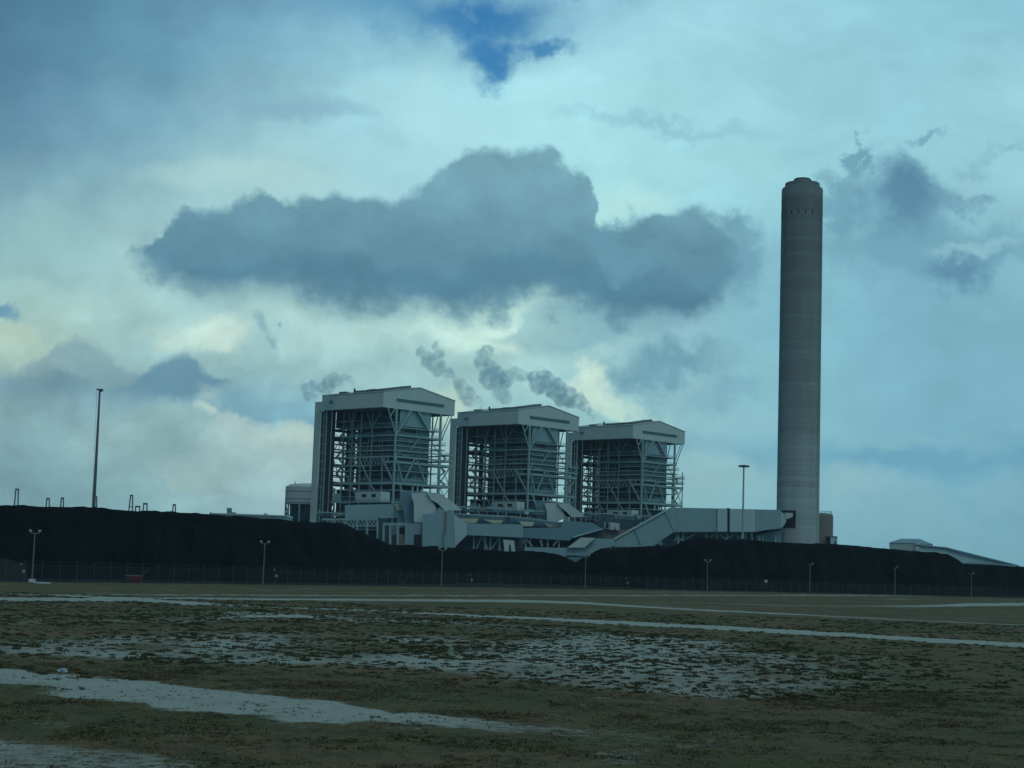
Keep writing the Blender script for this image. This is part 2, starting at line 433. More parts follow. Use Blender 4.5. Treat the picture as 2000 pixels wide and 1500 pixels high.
# ---------------------------------------------------------------- materials
def mat_base(name):
    m = bpy.data.materials.new(name); m.use_nodes = True
    t = m.node_tree; b = t.nodes['Principled BSDF']
    return m, t, b
def paint(name, col, rough=0.6, var=0.12, ribs=0.0, streak=0.15, metal=0.0, scale=0.15, rib_axis='x'):
    """weathered sheet metal or steel: large stains, rain streaks, optional ribs as bump"""
    m, t, b = mat_base(name)
    N, L = t.nodes, t.links
    g = N.new('ShaderNodeNewGeometry') ; tcx = N.new('ShaderNodeTexCoord')
    n1 = N.new('ShaderNodeTexNoise'); n1.inputs['Scale'].default_value = scale; n1.inputs['Detail'].default_value = 6
    L.new(tcx.outputs['Object'], n1.inputs['Vector'])
    mp = N.new('ShaderNodeMapping'); mp.inputs['Scale'].default_value = (1.2, 1.2, 0.06)
    L.new(tcx.outputs['Object'], mp.inputs['Vector'])
    n2 = N.new('ShaderNodeTexNoise'); n2.inputs['Scale'].default_value = 1.0; n2.inputs['Detail'].default_value = 5
    L.new(mp.outputs[0], n2.inputs['Vector'])
    a = N.new('ShaderNodeMath'); a.operation = 'MULTIPLY_ADD'; L.new(n1.outputs['Fac'], a.inputs[0])
    a.inputs[1].default_value = var * 2; a.inputs[2].default_value = 1 - var
    c = N.new('ShaderNodeMath'); c.operation = 'MULTIPLY_ADD'; L.new(n2.outputs['Fac'], c.inputs[0])
    c.inputs[1].default_value = streak * 2; c.inputs[2].default_value = 1 - streak
    d = N.new('ShaderNodeMath'); d.operation = 'MULTIPLY'; L.new(a.outputs[0], d.inputs[0]); L.new(c.outputs[0], d.inputs[1])
    v = N.new('ShaderNodeVectorMath'); v.operation = 'SCALE'; v.inputs[0].default_value = col[:3]
    L.new(d.outputs[0], v.inputs['Scale']); L.new(v.outputs[0], b.inputs['Base Color'])
    b.inputs['Roughness'].default_value = rough; b.inputs['Metallic'].default_value = metal
    b.inputs['Specular IOR Level'].default_value = 0.3
    if ribs:
        sp = N.new('ShaderNodeSeparateXYZ'); L.new(tcx.outputs['Object'], sp.inputs[0])
        ad = N.new('ShaderNodeMath'); ad.operation = 'ADD'; L.new(sp.outputs[0], ad.inputs[0]); L.new(sp.outputs[1], ad.inputs[1])
        w = N.new('ShaderNodeMath'); w.operation = 'SINE'
        k = N.new('ShaderNodeMath'); k.operation = 'MULTIPLY'; k.inputs[1].default_value = 2 * math.pi / ribs
        L.new(ad.outputs[0], k.inputs[0]); L.new(k.outputs[0], w.inputs[0])
        bu = N.new('ShaderNodeBump'); bu.inputs['Strength'].default_value = 0.35; bu.inputs['Distance'].default_value = 0.1
        L.new(w.outputs[0], bu.inputs['Height']); L.new(bu.outputs[0], b.inputs['Normal'])
    return m
MAT = dict(
    clad=paint('pale_cladding', (0.38, 0.435, 0.41), 0.6, 0.09, 1.2, 0.06),
    clad_warm=paint('warm_light_cladding', (0.40, 0.43, 0.38), 0.6, 0.10, 1.2, 0.08),
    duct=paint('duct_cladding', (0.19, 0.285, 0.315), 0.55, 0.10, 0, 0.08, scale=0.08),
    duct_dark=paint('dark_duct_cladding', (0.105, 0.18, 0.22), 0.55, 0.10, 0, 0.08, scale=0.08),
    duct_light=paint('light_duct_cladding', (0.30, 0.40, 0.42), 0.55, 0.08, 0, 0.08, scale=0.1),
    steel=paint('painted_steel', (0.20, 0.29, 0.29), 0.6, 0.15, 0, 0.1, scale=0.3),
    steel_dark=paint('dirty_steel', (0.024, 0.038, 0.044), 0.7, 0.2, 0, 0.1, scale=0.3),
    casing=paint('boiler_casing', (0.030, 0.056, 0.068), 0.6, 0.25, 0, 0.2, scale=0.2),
    black=paint('dark_opening', (0.018, 0.022, 0.026), 0.9, 0.2),
    roof=paint('grey_roof_sheet', (0.10, 0.115, 0.12), 0.7, 0.15, 0.8),
    grating=paint('floor_grating', (0.05, 0.06, 0.065), 0.8, 0.2),
    tan=paint('tan_roof_sheet', (0.40, 0.38, 0.28), 0.7, 0.15, 0),
    brown=paint('brown_tank_paint', (0.155, 0.14, 0.125), 0.7, 0.12, 0, 0.15),
    galv=paint('galvanised_steel', (0.22, 0.23, 0.24), 0.5, 0.15),
    galv_dark=paint('weathered_galvanised', (0.042, 0.050, 0.056), 0.6, 0.2),
    poledull=paint('dull_pole', (0.12, 0.125, 0.13), 0.6, 0.15),
    white=paint('white_enamel', (0.36, 0.40, 0.40), 0.4, 0.05),
    red=paint('faded_red_paint', (0.085, 0.016, 0.015), 0.6, 0.15, scale=1.0),
    mast=paint('mast_steel', (0.09, 0.105, 0.11), 0.6, 0.1),
    lightpole=paint('pale_pole', (0.27, 0.31, 0.31), 0.6, 0.1),
    blue=paint('blue_print', (0.06, 0.10, 0.30), 0.5, 0.1),
    rubber=paint('black_rubber', (0.02, 0.02, 0.02), 0.8, 0.1),
)

# ---------------------------------------------------------------- ground
# fence line on the ground (photo px of the lamp bases along it)
FP = [on_ground(u, v)[:2] for u, v in ((-30, 1135), (66, 1138.5), (515, 1142), (862, 1146), (1142, 1150.5), (1380, 1155), (1580, 1159), (1746, 1162.8), (1895, 1166), (2030, 1169.5))]
FP = np.array(FP)
# smooth with a quadratic so that the fence runs in one gentle sweep
fq = np.polyfit(FP[:, 0], FP[:, 1], 2)
def fence_y(x): return np.polyval(fq, x)
fxs = np.linspace(FP[0, 0] - 4, FP[-1, 0] + 25, 900)
fys = fence_y(fxs)
flen = np.concatenate([[0], np.cumsum(np.hypot(np.diff(fxs), np.diff(fys)))])
fu, fv = to_px(fxs, fys, 0.0)
def fence_at_u(u):
    """ground point of the fence seen at photo column u"""
    x = np.interp(u, fu, fxs); return float(x), float(np.interp(x, fxs, fys))
def Yf(u): return fence_at_u(u)[1] if u > fu[0] else fence_y(fxs[0]) + (u - fu[0]) * 0.09

def fbm2(x, y, oct_=4, seed=0):
    """cheap value noise, numpy"""
    out = np.zeros_like(x, dtype=float); amp = 1.0; tot = 0
    r = np.random.default_rng(seed)
    for o in range(oct_):
        g = r.random((64, 64))
        xi = np.floor(x).astype(int); yi = np.floor(y).astype(int)
        fx = x - xi; fy = y - yi
        fx = fx*fx*(3-2*fx); fy = fy*fy*(3-2*fy)
        a = g[yi % 64, xi % 64]; b = g[yi % 64, (xi+1) % 64]; c = g[(yi+1) % 64, xi % 64]; d = g[(yi+1) % 64, (xi+1) % 64]
        out += amp * (a*(1-fx)*(1-fy) + b*fx*(1-fy) + c*(1-fx)*fy + d*fx*fy)
        tot += amp; amp *= 0.5; x = x * 2.03 + 17.1; y = y * 2.03 + 5.3
    return out / tot

def sandiness(X, Y):
    """0 dry grass .. 1 bare sand, by place"""
    U, V = to_px(X, Y, 0.0)
    n_s = fbm2(X * 0.9, Y * 0.9, 4, 3)
    n_l = fbm2(X * 0.12 + 3, Y * 0.05, 3, 5)
    n_m = fbm2(X * 0.35 + 9, Y * 0.18, 4, 6)
    s = np.zeros_like(U)
    def band(pts, half, edge, strength=1.0, wob=1.0):
        pu = [p[0] for p in pts]; pv = [p[1] for p in pts]
        hh = np.interp(U, pu, half if hasattr(half, '__len__') else [half] * len(pts))
        st_ = np.interp(U, pu, strength if hasattr(strength, '__len__') else [strength] * len(pts))
        d = np.abs(V - np.interp(U, pu, pv)) + (n_s - 0.5) * wob * hh * 1.2
        return np.clip((hh - d) / edge + 0.5, 0, 1) * st_
    # speckled sandy field
    top = np.interp(U, [0, 250, 500, 800, 1000, 1200, 1400, 1700, 2000], [1192, 1186, 1184, 1198, 1210, 1222, 1240, 1270, 1285])
    bot = np.interp(U, [0, 250, 500, 800, 1000, 1200, 1400, 1700, 2000], [1290, 1300, 1308, 1318, 1345, 1362, 1378, 1375, 1330])
    f = np.clip((V - top) / 14, 0, 1) * np.clip((bot - V) / 18, 0, 1)
    f *= np.interp(U, [0, 900, 1350, 1600, 1800, 2000], [0.95, 1.0, 0.95, 0.75, 0.5, 0.3])
    f *= np.clip(0.55 + 2.0 * (n_l - 0.30), 0.3, 1.0)
    # browner belt inside the field near its top left
    f *= 1 - 0.75 * np.exp(-((V - np.interp(U, [0, 600, 1100], [1232, 1222, 1240])) / 13) ** 2) * np.clip((1150 - U) / 200, 0, 1)
    s = np.maximum(s, f * (0.60 + 0.42 * n_m))
    # tracks
    s = np.maximum(s, band([(0,1157),(180,1166),(280,1168),(500,1170),(1000,1173.5),(1125,1177),(1320,1189),(1500,1197.5),(1700,1207.5),(2000,1221)],
                           [1.2,1.8,1.8,1.8,2.6,2.4,1.8,1.5,1.2,1.0], 1.5, [.9,1,1,1,1,1,.9,.9,.8,.8], 0.5))
    s = np.maximum(s, band([(-50,1170),(0,1170),(270,1171.5),(360,1177),(500,1184),(750,1194),(1000,1206),(1200,1216),(1400,1226),(1650,1240),(1850,1252),(2050,1263)],
                           [4,4,4,4,1.8,2.0,2.8,4.0,4.5,4.5,4.5,4.5], 2.0, [1,1,1,1,.8,.9,1,1,1,1,1,1], 0.5))
    s = np.maximum(s, band([(1125,1176),(1370,1178),(1510,1182),(1650,1184),(1800,1184),(1900,1181),(2050,1180)], [1,1,1,1.2,2.2,3,3], 1.2, [.5,.6,.7,.6,.8,1,1], 0.8))
    s = np.maximum(s, band([(340,1148),(420,1150),(520,1152),(640,1157)], 0.7, 1.0, 0.6, 1.0))
    s = np.maximum(s, band([(500,1162),(560,1163),(640,1163)], 1.6, 1.5, 0.7, 1.6))
    s = np.maximum(s, band([(1640,1169),(1760,1170),(1850,1172)], 1.2, 1.5, [0, .7, 0], 1.2))
    s = np.maximum(s, band([(440,1203),(480,1203),(610,1205),(660,1209)], 3.5, 3, [0,1,1,0], 0.8))
    s = np.maximum(s, band([(640,1211),(690,1213),(740,1215)], 4, 4, [0,.8,0], 0.8))
    # near track
    ut = np.interp(U, [-50, 0, 100, 200, 300, 440, 560, 650, 760, 870, 1000, 1200, 1500], [1304, 1308, 1315, 1325, 1333, 1350, 1362, 1370, 1390, 1400, 1412, 1432, 1450])
    lt = np.interp(U, [-50, 0, 150, 300, 450, 560, 700, 850, 1000, 1200, 1500], [1342, 1345, 1362, 1382, 1398, 1408, 1417, 1423, 1432, 1445, 1460])
    tr = np.clip((V - ut + 6 + (n_s - .5) * 12) / 8, 0, 1) * np.clip((lt + 9 - V + (n_s - .5) * 40 + (n_m - .5) * 14) / 17, 0, 1)
    tr *= np.interp(U, [0, 700, 880, 1000, 1250, 1550], [1, 1, 0.85, 0.62, 0.5, 0.0])
    pat = np.exp(-(((U - 40) / 75) ** 2 + ((V - 1346) / 9) ** 2)) + 0.8 * np.exp(-(((U - 215) / 60) ** 2 + ((V - 1375) / 7) ** 2))
    tr *= 1 - np.clip(pat, 0, 1) * 0.9
    s = np.maximum(s, tr)
    # bottom left
    bl = np.clip((V - np.interp(U, [0, 150, 300, 480, 700], [1436, 1448, 1462, 1480, 1520])) / 16, 0, 1) * np.interp(U, [0, 300, 480, 600], [1, 0.9, 0.5, 0]) 
    s = np.maximum(s, bl * (0.35 + 0.65 * n_m))
    mid = np.exp(-((V - np.interp(U, [900, 1500, 2000], [1440, 1450, 1430])) / 26) ** 2) * np.interp(U, [880, 1000, 1250, 1500], [0, .42, .38, 0])
    s = np.maximum(s, mid * np.clip(n_m * 1.5 - 0.1, 0, 1))
    s = np.where(V < 1160, s * 1.0, s)
    # scattered bare spots everywhere
    s = np.maximum(s, np.clip((n_m - np.where(V < 1215, 0.60, 0.68)) * 6, 0, 0.5))
    return np.clip(s, 0, 1)

def ground_sheet():
    ys = [1.0, 12.0, 24.0]
    y = 32.0
    while y < 460: ys.append(y); y += max(0.10, y * y * 0.000055)
    while y < 9000: ys.append(y); y *= 1.12
    ys = np.array(ys); nx = 760
    t = np.linspace(-1, 1, nx); t = 0.36 * t + 1.3 * t ** 9      # fan: dense in view, coarse far outside
    Yg = np.repeat(ys[:, None], nx, 1); Xg = t[None, :] * (Yg + 6.0)
    U, V = to_px(Xg, Yg, 0.0)
    S = sandiness(Xg, Yg)
    beyond = Yg - (fence_y(Xg) + 1.0)
    coal = np.clip(beyond / 3.0 + 0.3, 0, 1)
    S = S * (1 - coal)
    Z = (fbm2(Xg * 0.5, Yg * 0.5, 3, 8) - 0.5) * 0.10 * np.clip(Yg / 40, 0, 1) * (Yg < 450)
    n = len(ys)
    idx = np.arange(n * nx).reshape(n, nx)
    F = np.stack([idx[:-1, :-1], idx[:-1, 1:], idx[1:, 1:], idx[1:, :-1]], -1).reshape(-1, 4)
    me = bpy.data.meshes.new('ground')
    co = np.stack([Xg, Yg, Z], -1).reshape(-1, 3).astype(np.float32)
    me.vertices.add(len(co)); me.vertices.foreach_set('co', co.ravel())
    me.loops.add(F.size); me.loops.foreach_set('vertex_index', F.ravel().astype(np.int32))
    me.polygons.add(len(F)); me.polygons.foreach_set('loop_start', np.arange(0, F.size, 4, dtype=np.int32))
    me.update(calc_edges=True)
    for nm, arr in (('sand', S), ('coal', coal)):
        a = me.attributes.new(nm, 'FLOAT', 'POINT'); a.data.foreach_set('value', arr.astype(np.float32).ravel())
    m, t_, b = mat_base('sand_and_dry_grass')
    N, L = t_.nodes, t_.links
    def nz(scale, det=6, ro=0.6, st=(1, 1, 1), off=(0, 0, 0)):
        mp = N.new('ShaderNodeMapping'); mp.inputs['Scale'].default_value = st; mp.inputs['Location'].default_value = off
        g = N.new('ShaderNodeNewGeometry'); L.new(g.outputs['Position'], mp.inputs[0])
        q = N.new('ShaderNodeTexNoise'); q.inputs['Scale'].default_value = scale; q.inputs['Detail'].default_value = det; q.inputs['Roughness'].default_value = ro
        L.new(mp.outputs[0], q.inputs['Vector']); return q.outputs['Fac']
    def mt(op, a, b_, c=None, cl=False):
        q = N.new('ShaderNodeMath'); q.operation = op; q.use_clamp = cl
        for i_, v_ in enumerate((a, b_, c)):
            if v_ is None: continue
            if isinstance(v_, bpy.types.NodeSocket): L.new(v_, q.inputs[i_])
            else: q.inputs[i_].default_value = v_
        return q.outputs[0]
    def mx(f_, a, b_):
        q = N.new('ShaderNodeMix'); q.data_type = 'RGBA'
        for s_, v_ in ((q.inputs[0], f_), (q.inputs[6], a), (q.inputs[7], b_)):
            if isinstance(v_, bpy.types.NodeSocket): L.new(v_, s_)
            else: s_.default_value = v_
        return q.outputs[2]
    at_s = N.new('ShaderNodeAttribute'); at_s.attribute_name = 'sand'
    at_c = N.new('ShaderNodeAttribute'); at_c.attribute_name = 'coal'
    fine = nz(2.2, 6, 0.65); big_ = nz(0.10, 4, 0.5); mid_ = nz(0.55, 5, 0.6, off=(40, 3, 0))
    tiny = nz(9.0, 5, 0.85, off=(3, 8, 0))
    thr = mt('SUBTRACT', mt('ADD', at_s.outputs['Fac'], mt('MULTIPLY', mt('SUBTRACT', fine, 0.5), 1.5)), 0.47)
    thr = mt('ADD', thr, mt('MULTIPLY', mt('SUBTRACT', tiny, 0.5), 1.3))
    sm = mt('MULTIPLY', mt('MULTIPLY', thr, 4.0, None, True), mt('ADD', 0.50, mt('MULTIPLY', mt('MULTIPLY', mt('SUBTRACT', at_s.outputs['Fac'], 0.45), 2.2, None, True), 0.5)))
    grass = mx(mt('MULTIPLY', mt('SUBTRACT', big_, 0.38), 4.0, None, True), (0.078, 0.066, 0.026, 1), (0.130, 0.078, 0.040, 1))
    grass = mx(mt('MULTIPLY', mt('SUBTRACT', mid_, 0.45), 3.0, None, True), grass, (0.045, 0.042, 0.026, 1))
    gv_ = N.new('ShaderNodeVectorMath'); gv_.operation = 'SCALE'; L.new(grass, gv_.inputs[0]); L.new(mt('MULTIPLY', mt('ADD', 0.45, mt('MULTIPLY', fine, 1.1)), mt('ADD', -0.25, mt('MULTIPLY', tiny, 2.5))), gv_.inputs['Scale'])
    sand = mx(mid_, (0.22, 0.215, 0.185, 1), (0.345, 0.33, 0.285, 1))
    grain = nz(8.0, 6, 0.8)
    sv_ = N.new('ShaderNodeVectorMath'); sv_.operation = 'SCALE'; L.new(sand, sv_.inputs[0]); L.new(mt('ADD', 0.12, mt('MULTIPLY', grain, 1.76)), sv_.inputs['Scale'])
    cc = mx(sm, gv_.outputs[0], sv_.outputs[0])
    cc = mx(at_c.outputs['Fac'], cc, (0.004, 0.0045, 0.0055, 1))
    L.new(cc, b.inputs['Base Color'])
    b.inputs['Roughness'].default_value = 0.95; b.inputs['Specular IOR Level'].default_value = 0.1
    bu = N.new('ShaderNodeBump'); bu.inputs['Strength'].default_value = 0.7; bu.inputs['Distance'].default_value = 0.10
    L.new(mt('ADD', fine, mt('MULTIPLY', grain, 0.5)), bu.inputs['Height']); L.new(bu.outputs[0], b.inputs['Normal'])
    me.materials.append(m)
    o = bpy.data.objects.new('ground', me); COL.objects.link(o); o['kind'] = 'structure'
    return o
ground_sheet()

def tuft_field(name, label, X, Y, size, height, blades, cols, seed, geo=None):
    r = np.random.default_rng(seed)
    n = len(X); nb = blades
    a = r.random((n, nb)) * 2 * np.pi
    rad = np.sqrt(r.random((n, nb))) * size[:, None]
    bx_ = X[:, None] + np.cos(a) * rad; by_ = Y[:, None] + np.sin(a) * rad * 0.8
    h = height[:, None] * (0.45 + 0.75 * r.random((n, nb))) * (1 - 0.5 * (rad / size[:, None]) ** 2)
    w = size[:, None] * (0.10 + 0.12 * r.random((n, nb)))
    ang = r.random((n, nb)) * np.pi
    lx = (r.random((n, nb)) - .5) * size[:, None] * 1.1; ly = (r.random((n, nb)) - .5) * size[:, None] * 1.1
    dx_, dy_ = np.cos(ang) * w, np.sin(ang) * w
    v0 = np.stack([bx_ - dx_, by_ - dy_, np.full_like(bx_, -0.05)], -1)
    v1 = np.stack([bx_ + dx_, by_ + dy_, np.full_like(bx_, -0.05)], -1)
    v2 = np.stack([bx_ + lx + dx_ * .5, by_ + ly + dy_ * .5, h], -1)
    v3 = np.stack([bx_ + lx - dx_ * .5, by_ + ly - dy_ * .5, h * 0.95], -1)
    co = np.stack([v0, v1, v2, v3], 2).reshape(-1, 3).astype(np.float32)
    tone = np.repeat(r.random(n), nb * 4).astype(np.float32)
    if geo: co, tone = geo
    q = len(co) // 4
    me = bpy.data.meshes.new(name)
    me.vertices.add(len(co)); me.vertices.foreach_set('co', co.ravel())
    me.loops.add(q * 4); me.loops.foreach_set('vertex_index', np.arange(q * 4, dtype=np.int32))
    me.polygons.add(q); me.polygons.foreach_set('loop_start', np.arange(0, q * 4, 4, dtype=np.int32))
    me.update(calc_edges=True)
    at_ = me.attributes.new('tone', 'FLOAT', 'POINT'); at_.data.foreach_set('value', tone)
    m, t_, b = mat_base(name + '_blades')
    N, L = t_.nodes, t_.links
    A = N.new('ShaderNodeAttribute'); A.attribute_name = 'tone'
    rp = N.new('ShaderNodeValToRGB'); L.new(A.outputs['Fac'], rp.inputs[0])
    while len(rp.color_ramp.elements) < len(cols): rp.color_ramp.elements.new(0.5)
    for i_, c_ in enumerate(cols):
        rp.color_ramp.elements[i_].position = i_ / (len(cols) - 1); rp.color_ramp.elements[i_].color = (*c_, 1)
    L.new(rp.outputs[0], b.inputs['Base Color']); b.inputs['Roughness'].default_value = 0.9; b.inputs['Specular IOR Level'].default_value = 0.1
    me.materials.append(m)
    o = bpy.data.objects.new(name, me); COL.objects.link(o)
    o['label'] = label; o['category'] = 'grass'; o['kind'] = 'stuff'
    return o

def scatter(y0, y1, dens, seed, accept):
    r = np.random.default_rng(seed)
    n = int((y1 ** 2 - y0 ** 2) * 0.345 * dens)
    Yp = np.sqrt(r.random(n) * (y1 ** 2 - y0 ** 2) + y0 ** 2)
    Xp = (r.random(n) * 2 - 1) * 0.345 * (Yp + 3)
    k = r.random(n) < accept(Xp, Yp)
    return Xp[k], Yp[k]
GREENS = [(0.040, 0.044, 0.022), (0.052, 0.054, 0.026), (0.066, 0.060, 0.030), (0.085, 0.068, 0.040)]
def cushion_field(name, label, X, Y, size, height, cols, seed, nb=22):
    r = np.random.default_rng(seed); n = len(X)
    a = r.random((n, nb)) * 2 * np.pi; q = np.sqrt(r.random((n, nb)))
    rad = q * size[:, None]
    squash = 0.6 + 0.7 * r.random(n)[:, None]
    cx = X[:, None] + np.cos(a) * rad * squash; cy = Y[:, None] + np.sin(a) * rad
    h = height[:, None] * (1.05 - q ** 2 * 0.8) * (0.7 + 0.5 * r.random((n, nb)))
    w = size[:, None] * (0.16 + 0.16 * r.random((n, nb)))
    an = r.random((n, nb)) * np.pi
    ux, uy = np.cos(an) * w, np.sin(an) * w
    lx, ly = np.cos(a) * w * 0.8, np.sin(a) * w * 0.8
    z0 = np.full_like(cx, -0.05)
    co = np.stack([np.stack([cx - ux, cy - uy, z0], -1), np.stack([cx + ux, cy + uy, z0], -1),
                   np.stack([cx + ux * .7 + lx, cy + uy * .7 + ly, h], -1), np.stack([cx - ux * .7 + lx, cy - uy * .7 + ly, h * .9], -1)], 2).reshape(-1, 3).astype(np.float32)
    return co, np.repeat(r.random(n), nb * 4).astype(np.float32)
def accept_c(x, y):
    s_ = sandiness(x, y)
    cl = fbm2(x * .35, y * .35, 3, 21)
    return np.clip((cl - 0.30) * 3, 0.35, 1.0) * (s_ < 0.93) * np.where(s_ > 0.25, 1.0, 0.32)
X1, Y1 = scatter(58, 165, 3.8, 1, accept_c)
r_ = np.random.default_rng(5)
_sz = 0.08 + 0.18 * r_.random(len(X1)) ** 1.5
tuft_field('grass_clump', 'low dark cushions of dry grass dotted over the sandy middle field', X1, Y1, _sz, 0.015 + 0.26 * _sz, 22, GREENS, 31,
           geo=cushion_field('', '', X1, Y1, _sz, 0.015 + 0.26 * _sz, None, 31))
X2, Y2 = scatter(34, 66, 46, 2, lambda x, y: np.clip(1.02 - sandiness(x, y) * 1.10, 0.10, 1) * np.clip((fbm2(x * 0.8, y * 0.8, 3, 44) - 0.25) * 3, 0.2, 1))
r_ = np.random.default_rng(6)
tuft_field('dry_grass', 'short brown and olive grass covering the nearest ground', X2, Y2,
           0.07 + 0.13 * r_.random(len(X2)) ** 2, 0.015 + 0.055 * r_.random(len(X2)) ** 3, 8,
           [(0.040, 0.042, 0.022), (0.066, 0.060, 0.030), (0.105, 0.074, 0.042), (0.165, 0.125, 0.078)], 32)
del X1, Y1, X2, Y2

# small litter on the sandy track
g0 = on_ground(122, 1314)
lt = thing('litter', 'crumpled white plastic bag with blue print lying on the sandy track at left', 'litter', (g0[0], g0[1], 0))
mb = MB(); rr = random.Random(3); V_ = []; n_, m_ = 10, 6
for j in range(m_ + 1):
    for i in range(n_):
        th, ph = 2 * math.pi * i / n_, math.pi * j / m_
        q = 1 + rr.uniform(-.28, .28)
        V_.append((0.17 * q * math.sin(ph) * math.cos(th), 0.12 * q * math.sin(ph) * math.sin(th), 0.07 + 0.075 * q * math.cos(ph)))
mb.add(V_, [(j*n_+i, j*n_+(i+1) % n_, (j+1)*n_+(i+1) % n_, (j+1)*n_+i) for j in range(m_) for i in range(n_)])
obj('bag', mb, MAT['white'], lt)
mb = MB(); mb.add([(-.05,-.135,.05),(.07,-.135,.045),(.06,-.12,.13),(-.04,-.125,.12),(-.04,-.10,.10),(.05,-.10,.10)], [(0,1,2,3),(3,2,5,4)])
obj('printed_patch', mb, MAT['blue'], lt)

# ---------------------------------------------------------------- coal piles
def coal_mat():
    m, t, b = mat_base('coal')
    N, L = t.nodes, t.links
    g = N.new('ShaderNodeNewGeometry')
    n1 = N.new('ShaderNodeTexNoise'); n1.inputs['Scale'].default_value = 0.12; n1.inputs['Detail'].default_value = 8
    n2 = N.new('ShaderNodeTexNoise'); n2.inputs['Scale'].default_value = 1.4; n2.inputs['Detail'].default_value = 6
    L.new(g.outputs['Position'], n1.inputs['Vector']); L.new(g.outputs['Position'], n2.inputs['Vector'])
    r1 = N.new('ShaderNodeValToRGB'); r1.color_ramp.elements[0].color = (0.0014, 0.0018, 0.0028, 1); r1.color_ramp.elements[1].color = (0.0045, 0.0056, 0.0078, 1)
    r1.color_ramp.elements[0].position = 0.3; r1.color_ramp.elements[1].position = 0.75
    L.new(n1.outputs['Fac'], r1.inputs[0]); L.new(r1.outputs[0], b.inputs['Base Color'])
    b.inputs['Roughness'].default_value = 0.85; b.inputs['Specular IOR Level'].default_value = 0.05
    bu = N.new('ShaderNodeBump'); bu.inputs['Strength'].default_value = 0.6; bu.inputs['Distance'].default_value = 0.5
    L.new(n2.outputs['Fac'], bu.inputs['Height']); L.new(bu.outputs[0], b.inputs['Normal'])
    return m
MAT['coal'] = coal_mat()

def coal_pile(label, crest, off, back, seed, step=3.0, rough=0.65, mat='coal'):
    cu_ = [c[0] for c in crest]; cv_ = [c[1] for c in crest]
    us = np.arange(cu_[0], cu_[-1] + 0.1, step)
    rowsn = 26
    V, F = [], []
    hs = []
    nzr = fbm2(us * 0.045, us * 0 + seed, 4, seed) - 0.5
    for i, u in enumerate(us):
        v = np.interp(u, cu_, cv_)
        Yc = Yf(u) + off
        c = at(u, v, Yc)
        h = max(c[2] + nzr[i] * rough, 0.05)
        x = c[0]
        toe = Yc - h / math.tan(R(31)) * (1.0 + 0.15 * nzr[i])
        # unit vector along sight line so that a column keeps to its bearing
        prof = []
        for k in range(12):
            t = k / 11
            ez = h * (t ** 0.97)
            prof.append((toe + (Yc - toe) * t, ez))
        prof[-1] = (Yc, h)
        for k in range(1, 8): prof.append((Yc + back * k / 7, h - 0.25 - 0.05 * k))
        for k in range(1, rowsn - 18): prof.append((Yc + back + h * 1.6 * k / (rowsn - 19), (h - 0.6) * (1 - k / (rowsn - 19)) - 0.02))
        for (yy, zz) in prof:
            V.append([x * yy / Yc, yy, zz])
    V = np.array(V); n = len(prof)
    nn = fbm2(V[:, 0] * 0.22, V[:, 1] * 0.22, 4, seed + 3) - 0.5
    gul = fbm2(V[:, 0] * 0.35, V[:, 1] * 0.03, 3, seed + 9) - 0.5
    row = np.tile(np.arange(n), len(us))
    k = np.where((row > 0) & (row < 11), 1.0, 0.0) + np.where(row >= 12, 0.3, 0)
    V[:, 2] = np.maximum(V[:, 2] + k * (nn * 1.3 + gul * 1.5), np.where(row == 0, -0.3, 0.02))
    V[row == 0, 2] = -0.3; V[row == n - 1, 2] = -0.3
    for i in range(len(us) - 1):
        for j in range(n - 1):
            F.append((i*n+j, (i+1)*n+j, (i+1)*n+j+1, i*n+j+1))
    F.append(tuple(range(n))); F.append(tuple(range((len(us)-1)*n, len(us)*n))[::-1])
    c0 = V.mean(0); c0[2] = 0
    mb = MB(); mb.v = [tuple(p - c0) for p in V]; mb.f = F
    o = obj('coal_pile', mb, MAT[mat], None, smooth=True)
    o.location = tuple(c0)
    return tag(o, label, 'coal pile', 'coal piles behind the fence')
coal_pile('long high black coal pile filling the left half behind the fence',
          [(-120,983),(0,987),(60,987),(120,989),(200,993),(280,998),(400,1004.5),(480,1010),(560,1016),(620,1019),(660,1021),(680,1027),(700,1037),(730,1050),(760,1063),(790,1082),(830,1105),(870,1128),(890,1140)],
          44, 40, 4)
coal_pile('lower black coal pile under the central ducts, between the high left pile and the gap',
          [(640,1070),(700,1063),(760,1063),(820,1066),(860,1068),(900,1070),(960,1075),(1060,1078),(1085,1082),(1102,1086),(1125,1098),(1150,1112),(1190,1135)],
          78, 45, 12)
coal_pile('low black coal pile right of the gap, under the sloping flue duct',
          [(1085,1128),(1110,1110),(1127,1097),(1145,1087),(1170,1073),(1200,1070),(1250,1067),(1330,1066.5),(1400,1067),(1440,1075)],
          66, 40, 23)
coal_pile('wide flat-topped black coal pile at right in front of the tall concrete chimney',
          [(1230,1125),(1262,1100),(1300,1077),(1318,1066),(1332,1057),(1346,1052),(1372,1050),(1400,1052),(1450,1053.5),(1500,1057),(1560,1060),(1640,1063),(1700,1069),(1760,1074),(1800,1078),(1850,1080.5),(1870,1092),(1890,1106),(1925,1125),(1960,1140)],
          42, 45, 30)
coal_pile('distant low black coal pile at the far right edge behind the conveyor gallery foot',
          [(1790,1103),(1840,1101),(1890,1101.5),(1940,1103),(2000,1106.5),(2080,1110),(2200,1118)],
          80, 45, 41)
mound = coal_pile('small grey-brown rounded spoil mound at the left edge beside the first lamp post',
          [(-60,1094),(-20,1091),(10,1092),(30,1096),(42,1101),(49,1110),(53,1126),(56,1139)], 11, 6, 52, 2.0, 0.1)
mound.name = 'spoil_mound'; mound['category'] = 'mound'; del mound['group']
mm = paint('grey_spoil', (0.004, 0.005, 0.006), 0.95, 0.3, scale=0.6)
